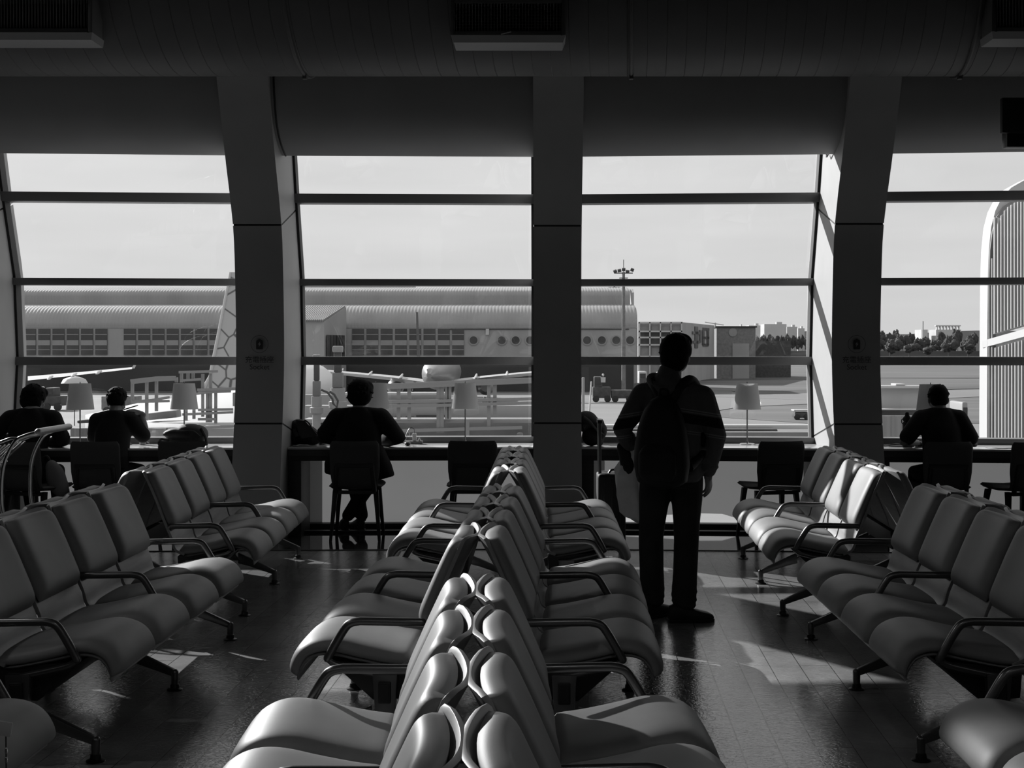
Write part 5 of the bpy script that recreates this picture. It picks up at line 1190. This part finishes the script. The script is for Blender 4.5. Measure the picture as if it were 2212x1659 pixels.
MB().tube([P3(x, y, 21) - t.location for x, y in ((728, 880), (716, 890), (706, 905), (704, 940))], .014, 6).make('looping_cable', M_gse, t)
# near ledge, dark gutter and buggy in the backpacker's bay
lg_ = thing('roof_ledge', 'white flat roof edge with a dark gutter outside the backpacker\'s bay', 'roof', P3(1320, 925, 24)); O = lg_.location
BB(1262, 918, 1772, 927, 24, .3).make('roof_edge', M_wht, lg_, bevel=.02); BB(1262, 927, 1680, 936, 23.6, .4).make('gutter', M_gse, lg_, bevel=.02); BB(1262, 934, 1780, 960, 23.2, .3).make('lower_wall', M_mid, lg_)
slab('white_pole', 'thin bright white pole leaning above the heaped jacket', 'pole', [(1276, 824), (1279, 824), (1247, 1400), (1236, 1400)], 30, .08, M_wht)
slab('ladder_post', 'pale vertical post at the middle pillar\'s edge above the heaped jacket', 'post', [(1257, 815), (1263, 815), (1263, 1380), (1257, 1380)], 32, .1, M_rail)
gb_ = thing('buggy', 'small white-roofed buggy at the window edge near the roof ledge', 'vehicle', (gx(1729, 130), 130, GZ + .0))
h = at(0, 886, 130).z - GZ
MB().box((0, 0, h), (1.45, 1.6, .14)).make('buggy_roof', M_wht, gb_, bevel=.03); MB().box((0, 0, .45), (1.3, 1.5, .5)).make('buggy_body', M_gse, gb_, bevel=.05)
for sx in (-1, 1): MB().bar((sx * .6, -.6, .6), (sx * .6, -.6, h), .06).make('roof_post', M_wht, gb_); MB().lathe([(.1, -.1), (.28, -.09), (.28, .09), (.1, .1)], 12, (sx * .45, -.8, .28), Euler((PI / 2, 0, 0)).to_matrix()).make('wheel', M_foot, gb_)
# roof and corrugated fence in the flask man's bay, tower beyond
wr_ = thing('annex_roof', 'pale flat-roofed annex with a white parapet behind the flask', 'building', P3(1960, 860, 27)); O = wr_.location
BB(1880, 833, 2016, 839, 27, .3).make('parapet', M_wht, wr_, bevel=.02); BB(1880, 839, 2016, 883, 27.2, .3).make('annex_wall', mat('annex_wall', .42, .7), wr_); BB(1880, 883, 2016, 886, 26.8, .3).make('string_course', M_wht, wr_); BB(1880, 886, 2060, 898, 27.1, .3).make('dark_gap', M_gse, wr_)
BB(1935, 829, 1956, 833, 27, .4).make('roof_box', M_wht, wr_, bevel=.03)
corr('corrugated_fence', 'pale corrugated fence below the annex roof behind the flask', 1880, 2020, 898, 950, 26, M_rail, .17)
gse('container_stack', 'grey service containers between the seated man\'s head and the tower', 'container', 2058, 2118, 872, 75, M_mid, 3, cab=False)
gse('utility_truck', 'pale utility truck on the apron behind the flask man\'s shoulder', 'vehicle', 2062, 2090, 862, 70, M_rail, 2.4)
M_sheet = mat('pale_sheet', .36, .5)
tw = thing('corrugated_tower', 'bright round-cornered corrugated terminal wing at the frame edge', 'building', (gx(2118, 20), 20, GZ))
O = tw.location
# end frame: rounded corner outline, swept back; corrugated wall recedes to the side
fr = MB(); out = cat([(2118, 1000), (2118, 700), (2119, 560), (2126, 490), (2143, 440), (2175, 403), (2260, 362), (2400, 330)], 4) if False else [Vector((x + 15, y, 0)) for x, y in ((2117, 1100), (2117, 900), (2118, 700), (2119, 600), (2121, 540), (2126, 490), (2135, 455), (2150, 425), (2170, 405), (2200, 388), (2260, 362), (2400, 320))]
inn = [Vector((x, y, 0)) for x, y in ((2137, 1100), (2137, 900), (2137, 700), (2137, 600), (2139, 540), (2144, 500), (2153, 468), (2168, 446), (2190, 432), (2220, 420), (2280, 405), (2400, 380))]
for nm, A_, B_, Y, dy, m_ in (('white_rim', out, inn, 20, .35, M_wht),):
    mb = MB(); A2 = [P3(p.x, p.y, Y) - O for p in A_]; B2 = [P3(p.x, p.y, Y) - O for p in B_]
    mb.ring_loft([[a, b, b + Vector((0, dy, 0)), a + Vector((0, dy, 0))] for a, b in zip(A2, B2)]).make(nm, m_, tw, angle=60)
mb = MB(); A2 = [P3(p.x, p.y, 19.95) - O for p in inn]; B2 = [P3(p.x + 10, p.y + 6, 19.95) - O for p in inn]
mb.ring_loft([[a, b, b + Vector((0, .1, 0)), a + Vector((0, .1, 0))] for a, b in zip(A2, B2)]).make('dark_reveal', M_mid, tw, angle=60)
def towerwall(nm, x0, x1, f0, f1, g0, g1, Y0=19.85, Y1=16.8):
    """corrugated sheet from (x0) to (x1); top/bottom pixel heights at both ends"""
    mb = MB(); n = 27 * 4
    for i in range(n + 1):
        t = i / n; Y = Y0 + (Y1 - Y0) * t; x = x0 + (x1 - x0) * t; d = (0, 0, .05, .05)[i % 4]
        top = f0(x) if callable(f0) else f0 + (f1 - f0) * t; bt = g0 + (g1 - g0) * t
        a, b = P3(x, top, Y) - O, P3(x, bt, Y) - O
        for q in (a, b): mb.v += [tuple(q + Vector((-d * .7, -d, 0))), tuple(q + Vector((.1, .12, 0)))]
    for i in range(n):
        k = 4 * i; mb.f += [(k, k + 2, k + 6, k + 4), (k + 1, k + 5, k + 7, k + 3), (k, k + 4, k + 5, k + 1), (k + 2, k + 3, k + 7, k + 6)]
    mb.make(nm, M_sheet, tw, smooth=False)
def topf(x):
    for p, q in zip(inn, inn[1:]):
        if p.x <= x - 8 <= q.x and q.x > p.x: return p.y + (q.y - p.y) * (x - 8 - p.x) / (q.x - p.x)
    return 420
towerwall('corrugated_wall', 2146, 2340, lambda x: 470 if x < 2155 else topf(x) + 4, 0, 722, 665)
towerwall('corrugated_wall', 2148, 2340, 752, 700, 1100, 1180)
mb = MB(); a, b = P3(2140, 744, 20.2) - O, P3(2345, 688, 17.3) - O; mb.bar(a, b, .25, .10); mb.bar(a + Vector((0, 0, -.1)), b + Vector((0, 0, -.1)), .12, .14); mb.make('sloping_flashing', M_wht, tw)
MB().box(P3(2146, 820, 19.9) - O, (.05, .05, 3.4)).make('corner_post', M_mid, tw)
# far buildings, hill and trees
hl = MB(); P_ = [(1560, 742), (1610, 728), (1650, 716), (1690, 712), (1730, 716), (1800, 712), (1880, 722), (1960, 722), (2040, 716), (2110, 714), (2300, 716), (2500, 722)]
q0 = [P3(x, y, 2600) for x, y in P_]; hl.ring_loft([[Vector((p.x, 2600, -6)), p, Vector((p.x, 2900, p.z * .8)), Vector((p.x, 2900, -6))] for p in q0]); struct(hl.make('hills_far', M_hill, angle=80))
def far_b(x0, x1, yt, Y, lb):
    a, b = P3(x0, yt, Y), P3(x1, yt, Y); t = thing('distant_building', lb, 'building', ((a.x + b.x) / 2, Y, GZ), 0, 'distant buildings on the skyline'); w = b.x - a.x; h = a.z - GZ
    MB().box((0, 20, h / 2), (w, 40, h)).make('building_wall', M_far, t, smooth=False); return t, w, h
for x0, x1, y, Y, lb in ((1594, 1606, 705, 2300, 'small faint tower at the foot of the crane by the cargo shed'), (1618, 1644, 703, 2400, 'faint low block left of the widest skyline block'), (1651, 1699, 700, 2300, 'widest pale block on the skyline above the low dark store'), (1700, 1722, 706, 2350, 'faint block just right of the widest skyline block'), (1724, 1738, 709, 2400, 'faint little block at the edge of the backpacker\'s window')):
    t, w, h = far_b(x0, x1, y, Y, lb)
    MB().box((w * .2, 10, h + 1.5), (w * .25, 10, 4)).make('roof_block', M_far, t, smooth=False)
t, w, h = far_b(2022, 2076, 712, 2200, 'pale pillared block on the skyline above the flask man\'s trees')
cm = MB(); 
for k in range(8): cm.box((-w / 2 + w * (k + .5) / 8, 5, h + 2.5), (1.6, 6, 6))
cm.box((0, 5, h + 6), (w, 8, 1.6)); cm.make('roof_colonnade', M_far, t, smooth=False)
far_b(1991, 2004, 712, 2200, 'faint small block beside the thin skyline chimney')
ch = thing('chimney', 'thin chimney on the skyline above the trees', 'chimney', (gx(1990, 2200), 2190, GZ)); MB().tube([(0, 0, 0), (0, 0, P3(0, 694, 2190).z - GZ)], 1.1, 8).make('chimney_shaft', M_far, ch)
cr_ = thing('crane', 'faint tower crane on the skyline above the cargo shed', 'crane', (gx(1545, 1500), 1500, GZ)); h = P3(0, 697, 1500).z - GZ
MB().tube([(0, 0, 0), (0, 0, h)], .8, 6).make('crane_mast', M_far, cr_); MB().bar((-11, 0, h + .5), (9, 0, h - 2.5), .8, .9).make('crane_jib', M_far, cr_)
rt = random.Random(21)
def tree_mb(seed):
    r = random.Random(seed); mb = MB()
    for k in range(9):
        a = r.uniform(0, 2 * PI); d = r.uniform(0, .42); c = Vector((math.cos(a) * d, math.sin(a) * d, .55 + r.uniform(-.18, .25))); R = r.uniform(.16, .30); o = len(mb.v); mb.ell(c, (R, R, R * .8), None, 18, 12)
        for i in range(o, len(mb.v)): v = Vector(mb.v[i]); mb.v[i] = tuple(c + (v - c) * (1 + .5 * noise.noise(v * 7 + Vector((seed, 0, 0))) + .45 * noise.noise(v * 22)))
    return mb
TM = []
for s_ in range(3):
    t = thing('tree', 'x', 'tree', (0, 0, 0)); tree_mb(s_).make('crown', M_tree, t, angle=180); MB().tube([(0, 0, 0), (0, 0, .5)], [.035, .025], 6).make('trunk', M_gse, t); TM.append([t, False])
def tree(x, yt, Y, w, lb, grp):
    k = TM[rt.randrange(3)]; h = P3(0, yt, Y).z - GZ
    o = place(k[0], k[1], (gx(x, Y), Y, GZ), rt.uniform(0, 6), lb, grp); k[1] = True; o.scale = (w, w, h / 1.05)
for r_, Y in enumerate((960, 1010, 1060, 1110, 1160, 1210)):
    w = 8.8; step = 1.5 * w * F / Y; x = 1880 + (r_ * 11) % step
    while x < 2122:
        top = 711 + 6 * math.sin(x * .045) + rt.uniform(-3, 6) + (7 if 1990 < x < 2035 else 0) + (5 - r_) * 5.5
        tree(x, top, Y, w * rt.uniform(.8, 1.02), 'dark leafy tree in the belt along the field beyond the flask man', 'trees of the belt beyond the flask man'); x += step
for r_, Y in enumerate((1300, 1400)):
    for k in range(7): tree(1640 + 17 * k + 8 * r_, rt.uniform(716, 720) + 5 * (1 - r_), Y, rt.uniform(5, 6), 'rounded tree on the slope behind the low dark store', 'trees behind the low dark store')
struct(MB().box((gx(1700, 1000), 1010, -3.0), (380, 12, 4.0)).make('ground_bank', M_grass, smooth=False))
